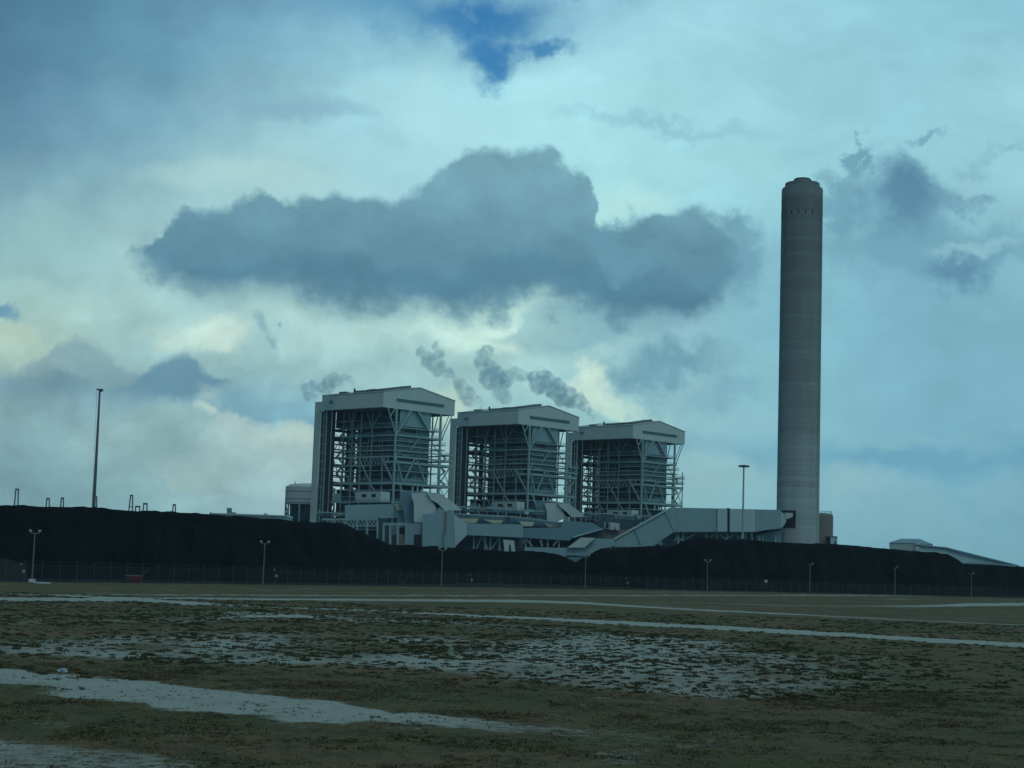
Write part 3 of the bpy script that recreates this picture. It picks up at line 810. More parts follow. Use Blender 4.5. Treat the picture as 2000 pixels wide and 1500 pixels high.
mound.data.materials[0] = mm

# ---------------------------------------------------------------- chain link fence
POSTS = []
s_ = 0.5
while s_ < flen[-1]:
    x_ = float(np.interp(s_, flen, fxs)); POSTS.append((x_, float(np.interp(x_, fxs, fys)))); s_ += 3.0
POSTS = [p for p in POSTS if to_px(p[0], p[1], 0)[0] < 2030][:100]
fo = POSTS[len(POSTS) // 2]
fen = thing('chain_link_fence', 'long chain-link fence with outward-leaning barbed wire arms in front of the coal', 'fence', (fo[0], fo[1], 0))
pm = MB(); pm.tube((0, 0, -0.2), (0, 0, 2.35), 0.045, n=8)
pm.beam((0, 0, 2.33), (0.17, -0.24, 2.75), 0.035); pm.beam((0, 0, 2.33), (-0.17, 0.24, 2.75), 0.035)
p0 = obj('post', pm, MAT['galv_dark'], fen)
for i, (x, y) in enumerate(POSTS):
    p = p0 if i == 0 else p0.copy()
    if i: COL.objects.link(p); p.parent = fen
    p.location = (x - fo[0], y - fo[1], 0)
for side in (-1, 1):
    mb = MB()
    for h_ in (0.4, 0.7, 1.0):
        for a_, b_ in zip(POSTS[:-1], POSTS[1:]):
            dxx, dyy = 0.17 * side * h_, -0.24 * side * h_
            mb.beam((a_[0]-fo[0]+dxx, a_[1]-fo[1]+dyy, 2.33+0.42*h_), (b_[0]-fo[0]+dxx, b_[1]-fo[1]+dyy, 2.33+0.42*h_), 0.010)
    obj('barbed_wire', mb, MAT['galv_dark'], fen, recalc=False)
mb = MB()
for a_, b_ in zip(POSTS[:-1], POSTS[1:]):
    mb.beam((a_[0]-fo[0], a_[1]-fo[1], 2.25), (b_[0]-fo[0], b_[1]-fo[1], 2.25), 0.04)
obj('top_rail', mb, MAT['galv_dark'], fen, recalc=False)
def mesh_mat():
    m, t, b = mat_base('chain_link')
    N, L = t.nodes, t.links
    uv = N.new('ShaderNodeUVMap'); sp = N.new('ShaderNodeSeparateXYZ'); L.new(uv.outputs[0], sp.inputs[0])
    def mt(op, a, b_=None):
        q = N.new('ShaderNodeMath'); q.operation = op
        for i_, v_ in enumerate((a, b_)):
            if v_ is None: continue
            if isinstance(v_, bpy.types.NodeSocket): L.new(v_, q.inputs[i_])
            else: q.inputs[i_].default_value = v_
        return q.outputs[0]
    s1 = mt('FRACT', mt('MULTIPLY', mt('ADD', sp.outputs[0], sp.outputs[1]), 12.0))
    s2 = mt('FRACT', mt('MULTIPLY', mt('SUBTRACT', sp.outputs[0], sp.outputs[1]), 12.0))
    wire = mt('MAXIMUM', mt('LESS_THAN', s1, 0.07), mt('LESS_THAN', s2, 0.07))
    b.inputs['Base Color'].default_value = (0.06, 0.068, 0.072, 1); b.inputs['Roughness'].default_value = 0.6
    L.new(wire, b.inputs['Alpha'])
    return m
me = bpy.data.meshes.new('wire_mesh')
V_, F_, UV_ = [], [], []
acc = 0.0
for i, (x, y) in enumerate(POSTS):
    V_ += [(x-fo[0], y-fo[1]+0.05, 0.02), (x-fo[0], y-fo[1]+0.05, 2.24)]
for i in range(len(POSTS) - 1):
    F_.append((2*i, 2*i+2, 2*i+3, 2*i+1))
me.from_pydata(V_, [], F_)
uvl = me.uv_layers.new(name='UVMap')
for i in range(len(F_)):
    for k_, (uu, vv) in enumerate(((3*i, 0), (3*i+3, 0), (3*i+3, 2.22), (3*i, 2.22))): uvl.data[4*i+k_].uv = (uu, vv)
me.materials.append(mesh_mat())
wm = bpy.data.objects.new('wire_mesh', me); COL.objects.link(wm); wm.parent = fen
for ub, dirn in ((265, 1), (782, 1), (1174, 1), (1482, 1)):      # diagonal corner stays
    x0_, y0_ = fence_at_u(ub); x1_ = x0_ + 1.35 * dirn; y1_ = float(fence_y(x1_))
    mb = MB(); mb.beam((x0_-fo[0], y0_-fo[1], 0), (x1_-fo[0], y1_-fo[1], 2.2), 0.07)
    obj('stay', mb, MAT['galv_dark'], fen)

# ---------------------------------------------------------------- floodlight posts along the fence
def lamp_post():
    t = thing('lamp_post', '', 'lamp post', (0, 0, 0), 0, 'floodlight posts along the fence')
    mb = MB(); mb.tube((0, 0, -0.3), (0, 0, 6.35), 0.11, 0.075, 10)
    obj('pole', mb, MAT['poledull'], t)
    mb = MB(); mb.beam((-0.62, 0, 6.35), (0.62, 0, 6.35), 0.07)
    obj('crossbar', mb, MAT['galv'], t)
    for s in (-1, 1):
        mb = MB(); mb.beam((0.55*s, 0, 6.36), (0.55*s, 0, 6.55), 0.05)
        mb.add([(0.37*s, -0.20, 6.50), (0.80*s, -0.20, 6.56), (0.80*s, -0.02, 6.84), (0.37*s, -0.02, 6.80),
                (0.40*s, 0.14, 6.58), (0.77*s, 0.14, 6.62), (0.77*s, 0.16, 6.78), (0.40*s, 0.16, 6.76)],
               [(0,1,2,3),(4,7,6,5),(0,4,5,1),(1,5,6,2),(2,6,7,3),(3,7,4,0)])
        h = obj('floodlight', mb, MAT['galv_dark'], t)
        mb = MB(); mb.add([(0.41*s, -0.205, 6.54), (0.76*s, -0.205, 6.585), (0.76*s, -0.055, 6.80), (0.41*s, -0.055, 6.77)], [(0,1,2,3)])
        obj('lens', mb, MAT['galv'], h)
    mb = MB(); mb.box(-0.25, 0.25, -0.25, 0.25, -0.2, 0.12)
    obj('plinth', mb, MAT['galv_dark'], t)
    return t
LP = [(66, 'two-headed floodlight post on a white footing, leftmost and nearest, beside the spoil mound'),
      (515, 'two-headed floodlight post in front of the high left coal pile, second from the left'),
      (862, 'slim floodlight post rising below the grey central duct hopper, third from the left'),
      (1142, 'slim floodlight post standing before the gap between the coal piles'),
      (1380, 'floodlight post in front of the right coal pile, left of the high mast lamp foot'),
      (1580, 'floodlight post right below the tall concrete chimney'),
      (1746, 'floodlight post directly below the low hip-roofed building'),
      (1895, 'smallest floodlight post at the far right, below the sloping conveyor gallery')]
LH = [1.0, 0.98, 1.0, 0.97, 0.98, 1.0, 1.0, 0.88]
lp0 = lamp_post()
for i, (u, lab) in enumerate(LP):
    o = lp0 if i == 0 else copy_tree(lp0)
    x, y = fence_at_u(u); o.location = (x, y - 0.9, 0); o.scale = (1, 1, LH[i])
    if i >= 5:                  # the far ones show a single head
        for h_ in [c for c in o.children if c.name.startswith('floodlight')][:1]:
            for q in list(h_.children): bpy.data.objects.remove(q)
            bpy.data.objects.remove(h_)
    o.rotation_euler.z = R(20); o['label'] = lab

pl = MB(); pl.box(-0.42, 0.42, -0.4, 0.4, -0.1, 0.42); obj('footing', pl, MAT['white'], lp0)
# camera poles
def cctv():
    t = thing('camera_pole', '', 'security camera', (0, 0, 0), 0, 'security cameras on short poles at the fence')
    mb = MB(); mb.tube((0, 0, -0.2), (0, 0, 1.55), 0.055, n=8); obj('pole', mb, MAT['galv_dark'], t)
    mb = MB(); mb.box(-0.17, 0.17, -0.14, 0.14, 1.2, 1.55); obj('junction_box', mb, MAT['galv'], t)
    mb = MB(); mb.beam((0, 0, 1.55), (-0.35, 0, 2.3), 0.05); obj('arm', mb, MAT['galv_dark'], t)
    mb = MB(); mb.box(-0.46, -0.22, -0.30, 0.16, 2.22, 2.38); obj('camera_housing', mb, MAT['galv'], t)
    return t
CC = [(47, 'white security camera pole beside the spoil mound at the left edge'),
      (540, 'small white security camera pole just right of the second floodlight post'),
      (921, 'small white security camera pole right of the third floodlight post'),
      (1225, 'small white security camera pole right of the gap between the coal piles')]
c0_ = cctv()
for i, (u, lab) in enumerate(CC):
    o = c0_ if i == 0 else copy_tree(c0_)
    x, y = fence_at_u(u); o.location = (x, y - 0.5, 0); o['label'] = lab
x, y = fence_at_u(1495)
sg = thing('round_sign', 'blank white round sign on a short post by the fence', 'sign', (x, y - 0.6, 0))
mb = MB(); mb.tube((0, 0, -0.2), (0, 0, 2.4), 0.05, n=8); obj('post', mb, MAT['galv_dark'], sg)
mb = MB(); mb.tube((0, -0.06, 2.45), (0, -0.02, 2.45), 0.33, n=18); obj('disc', mb, MAT['white'], sg)
# red hose box
x, y = fence_at_u(258)
rb = thing('red_cabinet', 'low dark red steel cabinet on skids in front of the fence at left', 'cabinet', (x - 0.1, y + 1.2, 0))
mb = MB(); mb.add([(-1.05,-.5,.22),(1.05,-.5,.22),(1.05,.5,.22),(-1.05,.5,.22),(-1.05,-.5,.92),(1.05,-.5,.92),(1.05,.5,1.04),(-1.05,.5,1.04)],
                  [(0,3,2,1),(4,5,6,7),(0,1,5,4),(1,2,6,5),(2,3,7,6),(3,0,4,7)]); obj('body', mb, MAT['red'], rb)
mb = MB(); mb.add([(-1.1,-.55,.93),(1.1,-.55,.93),(1.1,.55,1.06),(-1.1,.55,1.06),(-1.1,-.55,.99),(1.1,-.55,.99),(1.1,.55,1.12),(-1.1,.55,1.12)],
                  [(0,3,2,1),(4,5,6,7),(0,1,5,4),(1,2,6,5),(2,3,7,6),(3,0,4,7)]); obj('lid', mb, MAT['red'], rb)
for s in (-0.35, 0.35):
    mb = MB(); mb.box(-1.1, 1.1, s - 0.08, s + 0.08, -0.02, 0.215); obj('skid', mb, MAT['galv_dark'], rb)
for s in (-0.5, 0.5):
    mb = MB(); mb.box(s - .40, s + .40, -0.52, -0.503, 0.3, 0.86); d = obj('door', mb, MAT['red'], rb)
    mb = MB(); mb.box(s - .04 - .3*np.sign(s), s + .04 - .3*np.sign(s), -0.56, -0.522, 0.5, 0.66); obj('handle', mb, MAT['galv_dark'], d)
g0 = on_ground(82, 1139.5)
sl = thing('concrete_slab', 'pale flat concrete slab in the grass right of the first floodlight post', 'slab', (g0[0], g0[1], 0))
mb = MB(); mb.box(-0.9, 0.9, -0.7, 0.7, -0.1, 0.16); obj('slab_top', mb, MAT['white'], sl)
mb = MB(); mb.box(-0.3, 0.3, -0.2, 0.2, 0.165, 0.2); obj('hatch', mb, MAT['galv'], sl)

# ---------------------------------------------------------------- boiler houses
A43 = R(43)
e1 = np.array([math.sin(A43), math.cos(A43), 0]); e2 = np.array([-math.cos(A43), math.sin(A43), 0])
PU = at(748, 796, 740); PU[2] = 0
def unit():
    t = thing('boiler_house', '', 'boiler house', PU, R(47), 'boiler houses of the power station')
    # crown: pale cladding with gable ends, ridge along local y
    mb = MB(); mb.prism([(0,0,73),(46,0,73),(46,0,80.1),(22.5,0,84),(0,0,80.1)], (0, 42.5, 0))
    obj('upper_cladding', mb, MAT['clad'], t)
    mb = MB()
    mb.prism([(-0.25,-0.25,80.05),(22.5,-0.25,84.02),(22.5,-0.25,84.3),(-0.25,-0.25,80.35)], (0, 43, 0))
    mb.prism([(46.25,-0.25,80.05),(46.25,-0.25,80.35),(22.503,-0.25,84.3),(22.503,-0.25,84.02)], (0, 43, 0))
    obj('roof', mb, MAT['clad'], t)
    for b0, b1, a0, a1, dz_ in ((27.5,32.0,1.2,3.4,0.75),(7.0,12.6,1.2,4,1.0),(12.9,20.5,1.2,4,0.75)):
        mb = MB(); mb.box(a0, a1, b0, b1, 80.2, 80.75 + dz_); obj('roof_vent', mb, MAT['roof'], t)
    mb = MB(); mb.prism([(2.5,1.5,80.6),(18.5,1.5,83.4),(18.5,1.5,84.75),(2.5,1.5,81.8)], (0, 6, 0)); obj('roof_monitor', mb, MAT['roof'], t)
    mb = MB()
    for k in range(5): mb.prism([(8.4,-0.02,76.55+.28*k),(38.6,-0.02,76.55+.28*k),(38.6,-0.32,76.47+.28*k),(8.4,-0.32,76.47+.28*k)], (0, 0, 0.06))
    lv = obj('louvre', mb, MAT['duct'], t)
    mb = MB(); mb.box(8.2, 38.8, -0.05, -0.004, 76.45, 77.85); obj('louvre_back', mb, MAT['duct_dark'], lv)
    mb = MB(); mb.box(-0.06, -0.003, 34.5, 37.4, 75.9, 77.5); obj('wall_vent', mb, MAT['duct_dark'], t)
    mb = MB(); mb.box(-0.05, 1.0, 42.52, 47.4, 73.0, 77.3); mb.box(-0.05, 1.0, 44.0, 47.4, -1, 72.99)
    obj('stair_tower', mb, MAT['clad'], t)
    # steel frame
    LA = 8.5
    LB = [0, 16, 23.4, 29.6, 36, 43]
    cols = [(LA, b, 0.85 if b == 0 else 0.5, 73) for b in LB] + [(LA, 8, 0.4, 52), (37, 0, 0.85, 73), (38.6, 7, 0.5, 73),
            (15, 43, 0.6, 73), (22, 43, 0.6, 73), (30, 43, 0.6, 73), (37, 43, 0.6, 73), (15, 36, 0.5, 73), (22, 36, 0.5, 73), (37, 29.6, 0.5, 73), (37, 16, 0.5, 73),
            (44.6, 0, 0.4, 57.5), (44.6, 7, 0.4, 57.5), (1.0, 36, 0.35, 73), (1.0, 40, 0.35, 73)]
    for a, b, w, h in cols:
        mb = MB(); mb.box(a-w/2, a+w/2, b-w/2, b+w/2, -1, h - 0.02); obj('column', mb, MAT['steel'], t)
    def level(z, a0, a1, b0, b1, dp=0.55, rail=True, plate=True, open_b=None, mat='steel'):
        mb = MB()
        g = 0.28
        mb.box(a0-g, a1+g, b0-g-0.02, b0+g-0.02, z-dp, z); mb.box(a0-g, a1+g, b1-g, b1+g, z-dp, z)
        mb.box(a0-g-0.02, a0+g-0.02, b0+g, b1-g, z-dp, z); mb.box(a1-g, a1+g, b0+g, b1-g, z-dp, z)
        f = obj('floor_frame', mb, MAT[mat], t)
        if plate:
            mb = MB()
            # walkway gratings along the two faces
            mb.box(a0+g, min(a0+4.2, a1-g), b0+g, b1-g, z-0.12, z-0.04)
            mb.box(min(a0+4.22, a1-g-.01), a1-g, b0+g, min(b0+4.5, b1-g), z-0.12, z-0.04)
            obj('grating', mb, MAT['grating'], f)
        if rail:
            mb = MB()
            for hz_ in (0.55, 1.1):
                mb.beam((a0-g, b0-g, z+hz_), (a1+g, b0-g, z+hz_), 0.10); mb.beam((a0-g, b0-g, z+hz_), (a0-g, b1, z+hz_), 0.10)
                mb.beam((a1+g, b0-g, z+hz_), (a1+g, b0+6, z+hz_), 0.10)
            n_ = int((a1-a0)/2.5)
            for i in range(n_+1): mb.beam((a0+(a1-a0)*i/n_, b0-g, z), (a0+(a1-a0)*i/n_, b0-g, z+1.1), 0.08)
            n_ = int((b1-b0)/2.5)
            for i in range(n_+1): mb.beam((a0-g, b0+(b1-b0)*i/n_, z), (a0-g, b0+(b1-b0)*i/n_, z+1.1), 0.08)
            obj('handrail', mb, MAT['steel'], f)
        return f
    level(68.5, 8.5, 37, 24, 43, 0.4, False, True)
    level(64.9, 8.5, 37, 0, 43, 0.45)
    level(61.4, 8.5, 38.5, 0, 43, 0.75)
    level(58.6, 8.5, 40.5, 0, 16, 0.35)
    level(57.9, 8.5, 37, 18, 43, 0.35, False)
    level(56.4, 8.5, 40, 0, 30, 0.45, False)
    level(54.3, 8.2, 46, 0, 43, 0.6)
    level(51.6, 8.5, 45.5, 0, 43, 0.8)
    level(49.3, 8.5, 45, 0, 7, 1.1, False)
    level(47.5, 8.5, 37, 16, 43, 0.6, False)
    level(45.0, 8.5, 37, 0, 43, 0.35, False)
    level(42.4, 8.5, 37, 24, 43, 0.35, False)
    level(39.7, 8.5, 44.6, 0, 43, 1.2)
    level(36.0, 8.5, 37, 0, 43, 0.35, False)
    level(33.0, 8.5, 37, 16, 43, 0.35, False)
    level(30.3, 0.6, 37, -8, 33.4, 0.6)
    level(25.0, 8.5, 37, 0, 43, 0.6)
    level(18.0, 8.5, 37, 0, 43, 0.6)
    # bracing, each member on its own
    def br(p, q, w=0.5, mat='steel'):
        mb = MB(); mb.beam(p, q, w); obj('brace', mb, MAT[mat], t)
    for p, q, w in [((17.5,0,72.9),(9,0,61.6),.8),((22,0,72.9),(29,0,65),1.0),((3,0,72.9),(8.3,0,61.6),.5),((7.5,0,72.9),(4.6,0,69),.4),
              ((21,0,51),(15,0,40),.6),((22.2,0,51),(28.5,0,40),.6),((9,0,51),(14,0,40),.6),((24,0,61),(18,0,54.5),.45),((12,0,54),(9,0,51.7),.4),
              ((16,0,30),(12,0,39),.8),((44.2,0,48.5),(37.5,0,40),.45),((38,0,48.5),(44.3,0,40),.3),((44.2,0,38.5),(38,0,31),.3),((38,0,38.5),(44.3,0,31),.3),
              ((44.3,0,72.9),(38.4,0,61.5),.35),((42.5,0.1,72.9),(37.6,0.1,63),.3),((42,7,72.9),(38.6,7,61.5),.35),
              ((30,0,61),(36.6,0,54.5),.3)]:
        br(p, q, w)
    for p, q, w in [((8.3,8.5,51),(8.3,0.6,40.2),.6),((8.3,24.0,50.6),(8.3,16.2,40),.5),((8.3,16,39),(8.3,8,31),.45),((8.3,29.4,39),(8.3,23.6,31),.35),
              ((8.4,33,72.8),(8.4,29.8,65),.4),((8.4,27,72.8),(8.4,29.4,68),.3),((8.4,20,72.8),(8.4,16.3,65),.4),((8.4,10,72.8),(8.4,15.8,65),.4),
              ((8.4,36,61),(8.4,42.6,54.6),.3),((8.4,30,61),(8.4,35.6,54.6),.3),((8.4,42.6,51),(8.4,36.2,40),.35),((8.4,36,47),(8.4,30,40),.3)]:
        br(p, q, w)
    for a in (15, 22, 30):
        br((a, 43, 51), (a+7, 43, 40), .35, 'steel_dark'); br((a+7, 43, 61), (a, 43, 52), .35, 'steel_dark')
    # lattice girder on the left face
    mb = MB()
    for i in range(12):
        y0 = 3 + i * 2.4
        mb.beam((8.3, y0, 47.7), (8.3, y0+1.2, 51), 0.22); mb.beam((8.3, y0+1.2, 51), (8.3, y0+2.4, 47.7), 0.22)
    obj('lattice_girder', mb, MAT['steel'], t)
    # masses inside the frame
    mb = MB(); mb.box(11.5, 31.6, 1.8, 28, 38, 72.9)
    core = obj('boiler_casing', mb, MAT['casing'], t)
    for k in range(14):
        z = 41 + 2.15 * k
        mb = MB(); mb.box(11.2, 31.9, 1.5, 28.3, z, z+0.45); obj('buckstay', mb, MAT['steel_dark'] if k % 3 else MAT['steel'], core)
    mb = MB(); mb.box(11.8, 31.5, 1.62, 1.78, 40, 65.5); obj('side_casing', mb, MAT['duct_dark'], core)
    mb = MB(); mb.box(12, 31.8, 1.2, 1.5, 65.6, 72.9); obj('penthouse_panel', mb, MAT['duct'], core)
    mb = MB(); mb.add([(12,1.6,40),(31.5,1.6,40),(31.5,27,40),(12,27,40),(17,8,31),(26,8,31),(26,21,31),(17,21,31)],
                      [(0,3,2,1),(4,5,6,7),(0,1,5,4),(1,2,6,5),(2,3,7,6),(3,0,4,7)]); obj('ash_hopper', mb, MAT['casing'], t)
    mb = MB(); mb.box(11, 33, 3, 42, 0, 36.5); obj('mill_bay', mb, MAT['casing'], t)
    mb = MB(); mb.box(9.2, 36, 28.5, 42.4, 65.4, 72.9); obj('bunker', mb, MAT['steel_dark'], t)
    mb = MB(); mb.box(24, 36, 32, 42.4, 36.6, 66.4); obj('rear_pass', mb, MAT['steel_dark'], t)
    mb = MB(); mb.box(1.2, 6.5, 39.6, 43.8, -0.5, 72.9); obj('lift_shaft', mb, MAT['steel_dark'], t)
    for b in (39.4, 41.5, 43.5):
        mb = MB(); mb.box(0.9, 1.15, b, b+0.3, 0, 72.9); obj('guide_rail', mb, MAT['steel'], t)
    for k in range(16):
        mb = MB(); mb.box(0.95, 1.13, 39.3, 43.9, 8+4.1*k, 8.3+4.1*k); obj('landing_beam', mb, MAT['steel'], t)
    for b, w in ((35.4, 0.9), (26.4, 2.0)):
        mb = MB(); mb.box(10.6, 12.2, b, b+w, 36.6, 65.3); obj('cable_riser', mb, MAT['steel_dark'], t)
    for z, h in ((38, 2.2), (42.8, 0.6), (47.2, 1.4), (51.0, 0.8), (55.2, 0.5), (59.4, 1.5), (63.8, 0.8)):
        mb = MB(); mb.box(9.2, 36.6, 43.4, 44.4, z, z+h); obj('rear_girder', mb, MAT['steel_dark'], t)
    for a in (18.6, 33):
        mb = MB(); mb.box(a, a+1.4, 42.0, 42.6, 36.6, 66); obj('rear_riser', mb, MAT['steel_dark'], t)
    rr = random.Random(5)
    for k in range(14):       # down-comers and headers
        b = rr.uniform(2, 27); z0 = rr.uniform(38, 55); z1 = z0 + rr.uniform(6, 18)
        mb = MB(); mb.tube((10.3 + rr.uniform(-.7,.4), b, z0), (10.3, b, min(z1, 72)), rr.uniform(.2,.45), n=8); obj('pipe', mb, MAT['steel_dark'] if k % 2 else MAT['steel'], t)
    for k in range(12):
        z = rr.uniform(40, 70); b0 = rr.uniform(1, 20)
        mb = MB(); mb.tube((9.7, b0, z), (9.7, b0 + rr.uniform(5, 16), z), rr.uniform(.12,.3), n=8); obj('pipe', mb, MAT['steel'] if k % 2 else MAT['steel_dark'], t)
    for k in range(8):
        z = rr.uniform(40, 64); a0 = rr.uniform(10, 22)
        mb = MB(); mb.tube((a0, 0.9, z), (a0 + rr.uniform(4, 12), 0.9, z), rr.uniform(.15,.35), n=8); obj('pipe', mb, MAT['duct'] if k % 2 else MAT['steel_dark'], t)
    for k in range(26):
        b = rr.uniform(1, 42); z0 = rr.uniform(38, 64)
        mb = MB(); mb.tube((9.3, b, z0), (9.3, b, min(z0 + rr.uniform(4, 9), 72)), rr.uniform(.08, .16), n=6); obj('pipe', mb, MAT['steel'], t)
    for k in range(22):
        b0 = rr.uniform(0, 34); z = rr.uniform(38, 72)
        mb = MB(); mb.tube((9.1, b0, z), (9.1, b0 + rr.uniform(3, 9), z + rr.choice([0, 0, 2.5])), rr.uniform(.07, .14), n=6); obj('pipe', mb, MAT['steel'], t)
    for k in range(14):
        a0 = rr.uniform(10, 34); z = rr.uniform(38, 62)
        mb = MB(); mb.tube((a0, 0.6, z), (a0, 0.6, z + rr.uniform(3, 8)), rr.uniform(.08, .16), n=6); obj('pipe', mb, MAT['steel'], t)
    for k in range(3):
        mb = MB(); mb.box(21+k*3.2-.35, 21+k*3.2+.35, 0.3, 1.0, 35.2, 38.2); obj('hanger_rod', mb, MAT['duct_light'], t)
    # stairs zig-zagging on the right outrigger
    for i, z in enumerate(np.arange(31, 53.5, 3.1)):
        a0, a1 = (39.2, 44) if i % 2 == 0 else (44, 39.2)
        mb = MB(); mb.beam((a0, 3, z), (a1, 3, z + 3.0), 0.9, 0.25); obj('stair', mb, MAT['steel_dark'], t)
    for i, z in enumerate(np.arange(40, 72, 4.0)):
        b0, b1 = (37, 42) if i % 2 == 0 else (42, 37)
        mb = MB(); mb.beam((10.3, b0, z), (10.3, b1, z + 4.0), 1.0, 0.2); obj('stair', mb, MAT['steel_dark'], t)
    # control room on the 30 m deck
    mb = MB(); mb.box(0.8, 6.5, 0, 17, 30.35, 34.8); hut = obj('control_room', mb, MAT['clad'], t)
    for b in (3.2, 9.6):
        mb = MB(); mb.box(0.72, 0.797, b, b+3, 32.2, 33.6); obj('window', mb, MAT['black'], hut)
    mb = MB(); mb.box(2.4, 3.4, 30, 33, 30.35, 34.2); obj('cabin', mb, MAT['duct'], t)
    # vent pipe that gives off the steam
    mb = MB(); mb.tube((1.6, 21.6, 80.2), (1.6, 21.6, 82.6), 0.45, n=12); obj('steam_pipe', mb, MAT['steel_dark'], t, smooth=False)
    return t
U1 = unit(); U1['label'] = 'nearest and largest open-framed boiler house with pale gabled top, left of the three'
U2 = copy_tree(U1); U2.location = tuple(PU + e1 * 90.7); U2['label'] = 'middle open-framed boiler house with pale gabled top, between the other two'
U3 = copy_tree(U1); U3.location = tuple(PU + e1 * 181.2); U3['label'] = 'farthest and smallest open-framed boiler house with pale gabled top, right of the three'

# ---------------------------------------------------------------- traced equipment in front of the boiler houses
STANDS = {'lower_tank', 'dark_bay', 'wall', 'doorway', 'lower_wall', 'dark_recess', 'body', 'under_panel', 'under_deck', 'cabinet', 'walls',
          'left_fork', 'right_fork', 'rear_casing', 'lower_housing', 'deck_edge', 'back_panel_post', 'tray', 'lower_leg'}
def tr(parent, name, px, Y, depth, mat, slant=0.0):
    """side elevation seen in the photo, stood up at distance Y and given its real depth; slant turns it in plan"""
    n = np.array([slant, -1.0, 0]); n /= np.linalg.norm(n)
    c = np.mean(px, 0); P0_ = at(c[0], c[1], Y)
    P = [on_plane(u, v, P0_, n) for u, v in px]
    if name in STANDS and not parent.name.startswith('roof_hut'):      # parts that reach the ground behind the coal
        vm = max(v for u, v in px)
        for p, (u, v) in zip(P, px):
            if v > vm - 12: p[2] = -0.3
    o = np.array(parent.location) if parent is not None else np.zeros(3)
    mb = MB(); mb.prism([p - o for p in P], -n * depth)
    return obj(name, mb, MAT[mat] if isinstance(mat, str) else mat, parent)
def bar(parent, name, p, q, Y, w, mat='steel'):
    o = np.array(parent.location); b_end = at(*q, Y)
    if name in ('leg', 'support', 'post'): b_end[2] = -0.3
    mb = MB(); mb.beam(at(*p, Y) - o, b_end - o, w); return obj(name, mb, MAT[mat], parent)
def base_of(u, Y): 
    b = at(u, 1100, Y); b[2] = 0; return b

# air heater duct of the near unit
T = thing('air_duct', 'long blue-grey box duct with bent end below the control room of the nearest boiler house', 'duct', base_of(730, 705))
tr(T, 'duct_run', [(673.6,986.5),(770,984.5),(770,1012),(673.6,1012)], 705, 9, 'duct')
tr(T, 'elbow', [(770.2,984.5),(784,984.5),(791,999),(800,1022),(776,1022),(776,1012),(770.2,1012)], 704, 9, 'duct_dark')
tr(T, 'elbow_lit_top', [(770.5,984),(783,984),(790,997.5),(776,997.5)], 703.3, 0.6, 'tan')  # tan sheet paints the light on the elbow's sloping top face
tr(T, 'lower_leg', [(776,1012.3),(790,1012.3),(800,1022),(800,1033),(776,1033)], 704.6, 8, 'duct')
for u in (690, 740): bar(T, 'support', (u, 1012), (u, 1080), 708, 0.8)
# pipe bridge
T = thing('pipe_bridge', 'lattice pipe bridge on posts just above the high left coal pile, below the box duct', 'pipe bridge', base_of(700, 690))
bar(T, 'top_chord', (630, 1014.6), (738, 1014.6), 690, 0.9); bar(T, 'bottom_chord', (655, 1027), (738, 1027), 690, 0.5)
for k in range(13):
    u = 640 + k * 7.5
    bar(T, 'lattice', (u, 1016), (u + 3.75, 1027), 690, 0.35); bar(T, 'lattice', (u + 3.75, 1027), (u + 7.5, 1016), 690, 0.35)
for u in (652, 675, 698, 717, 737.5): bar(T, 'post', (u, 1016), (u, 1085), 690, 0.7)
tr(T, 'pipe_tray', [(640,1018),(736,1018),(736,1021),(640,1021)], 692, 3, 'steel_dark')
# portal frames
T = thing('portal_frame', 'pale steel portal frame with four legs beside the grey hopper building, behind the coal', 'frame', base_of(765, 685))
for u in (749.5, 762, 777): bar(T, 'leg', (u, 1023), (u, 1085), 685, 0.85)
bar(T, 'lintel', (748.5, 1023.5), (794, 1023.5), 685, 1.0); bar(T, 'leg', (793.5, 1024), (793.5, 1085), 685, 0.8)
tr(T, 'back_panel', [(763,1027),(776,1027),(776,1045),(763,1045)], 690, 3, 'duct_dark')
tr(T, 'lower_tank', [(765,1046),(777,1046),(777,1080),(765,1080)], 689, 4, 'casing')
tr(T, 'dark_bay', [(741,1012),(758,1012),(758,1080),(741,1080)], 699, 6, 'casing')
# fan building
T = thing('fan_building', 'small grey-green flat block with a dark doorway, left of the big central hopper', 'building', base_of(808, 690))
tr(T, 'wall', [(793,1022.2),(825,1022.2),(825,1085),(793,1085)], 688, 10, 'duct')
tr(T, 'doorway', [(809,1044),(822.5,1044),(822.5,1066),(809,1066)], 687.6, 0.3, 'black')
tr(T, 'window', [(780,1030),(792,1030),(792,1043.5),(780,1043.5)], 687.8, 0.3, 'black')
tr(T, 'lower_wall', [(779,1048),(792.8,1048),(792.8,1085),(779,1085)], 688.3, 5, 'brown')
# casing behind the inclined ducts, near unit
def inclined(u0, v0, s, Y, lab, with_leg=True):
    T = thing('inclined_duct', lab, 'duct', base_of(u0 + 40 * s, Y), 0, 'light grey twin inclined ducts in front of the boiler houses')
    q = lambda pts: [(u0 + x * s, v0 + y * s) for x, y in pts]
    tr(T, 'left_duct', q([(0,0),(30,0.8),(39,12),(49.5,31),(47.5,38.5),(33,45),(30,59),(6,58),(5,20),(1,9)]), Y, 6, 'clad')
    tr(T, 'head_box', q([(30.2,0.8),(58,2),(83,20),(99,34.5),(66,35.5),(53,22),(40,11.9)]), Y - 1.5, 6, 'clad')
    tr(T, 'slot', q([(39.3,12.2),(52.8,22.3),(65.8,35.3),(50,33)]), Y + 2.5, 2, 'steel_dark')
    tr(T, 'rear_casing', q([(-22,-3),(0,-2),(6,20),(6.5,58),(-5,58),(-14,36),(-22,20)]), Y + 7, 6, 'duct_dark')
    return T
inclined(803, 962, 1.0, 693, 'pale twin inclined duct with dark slot at the foot of the nearest boiler house')
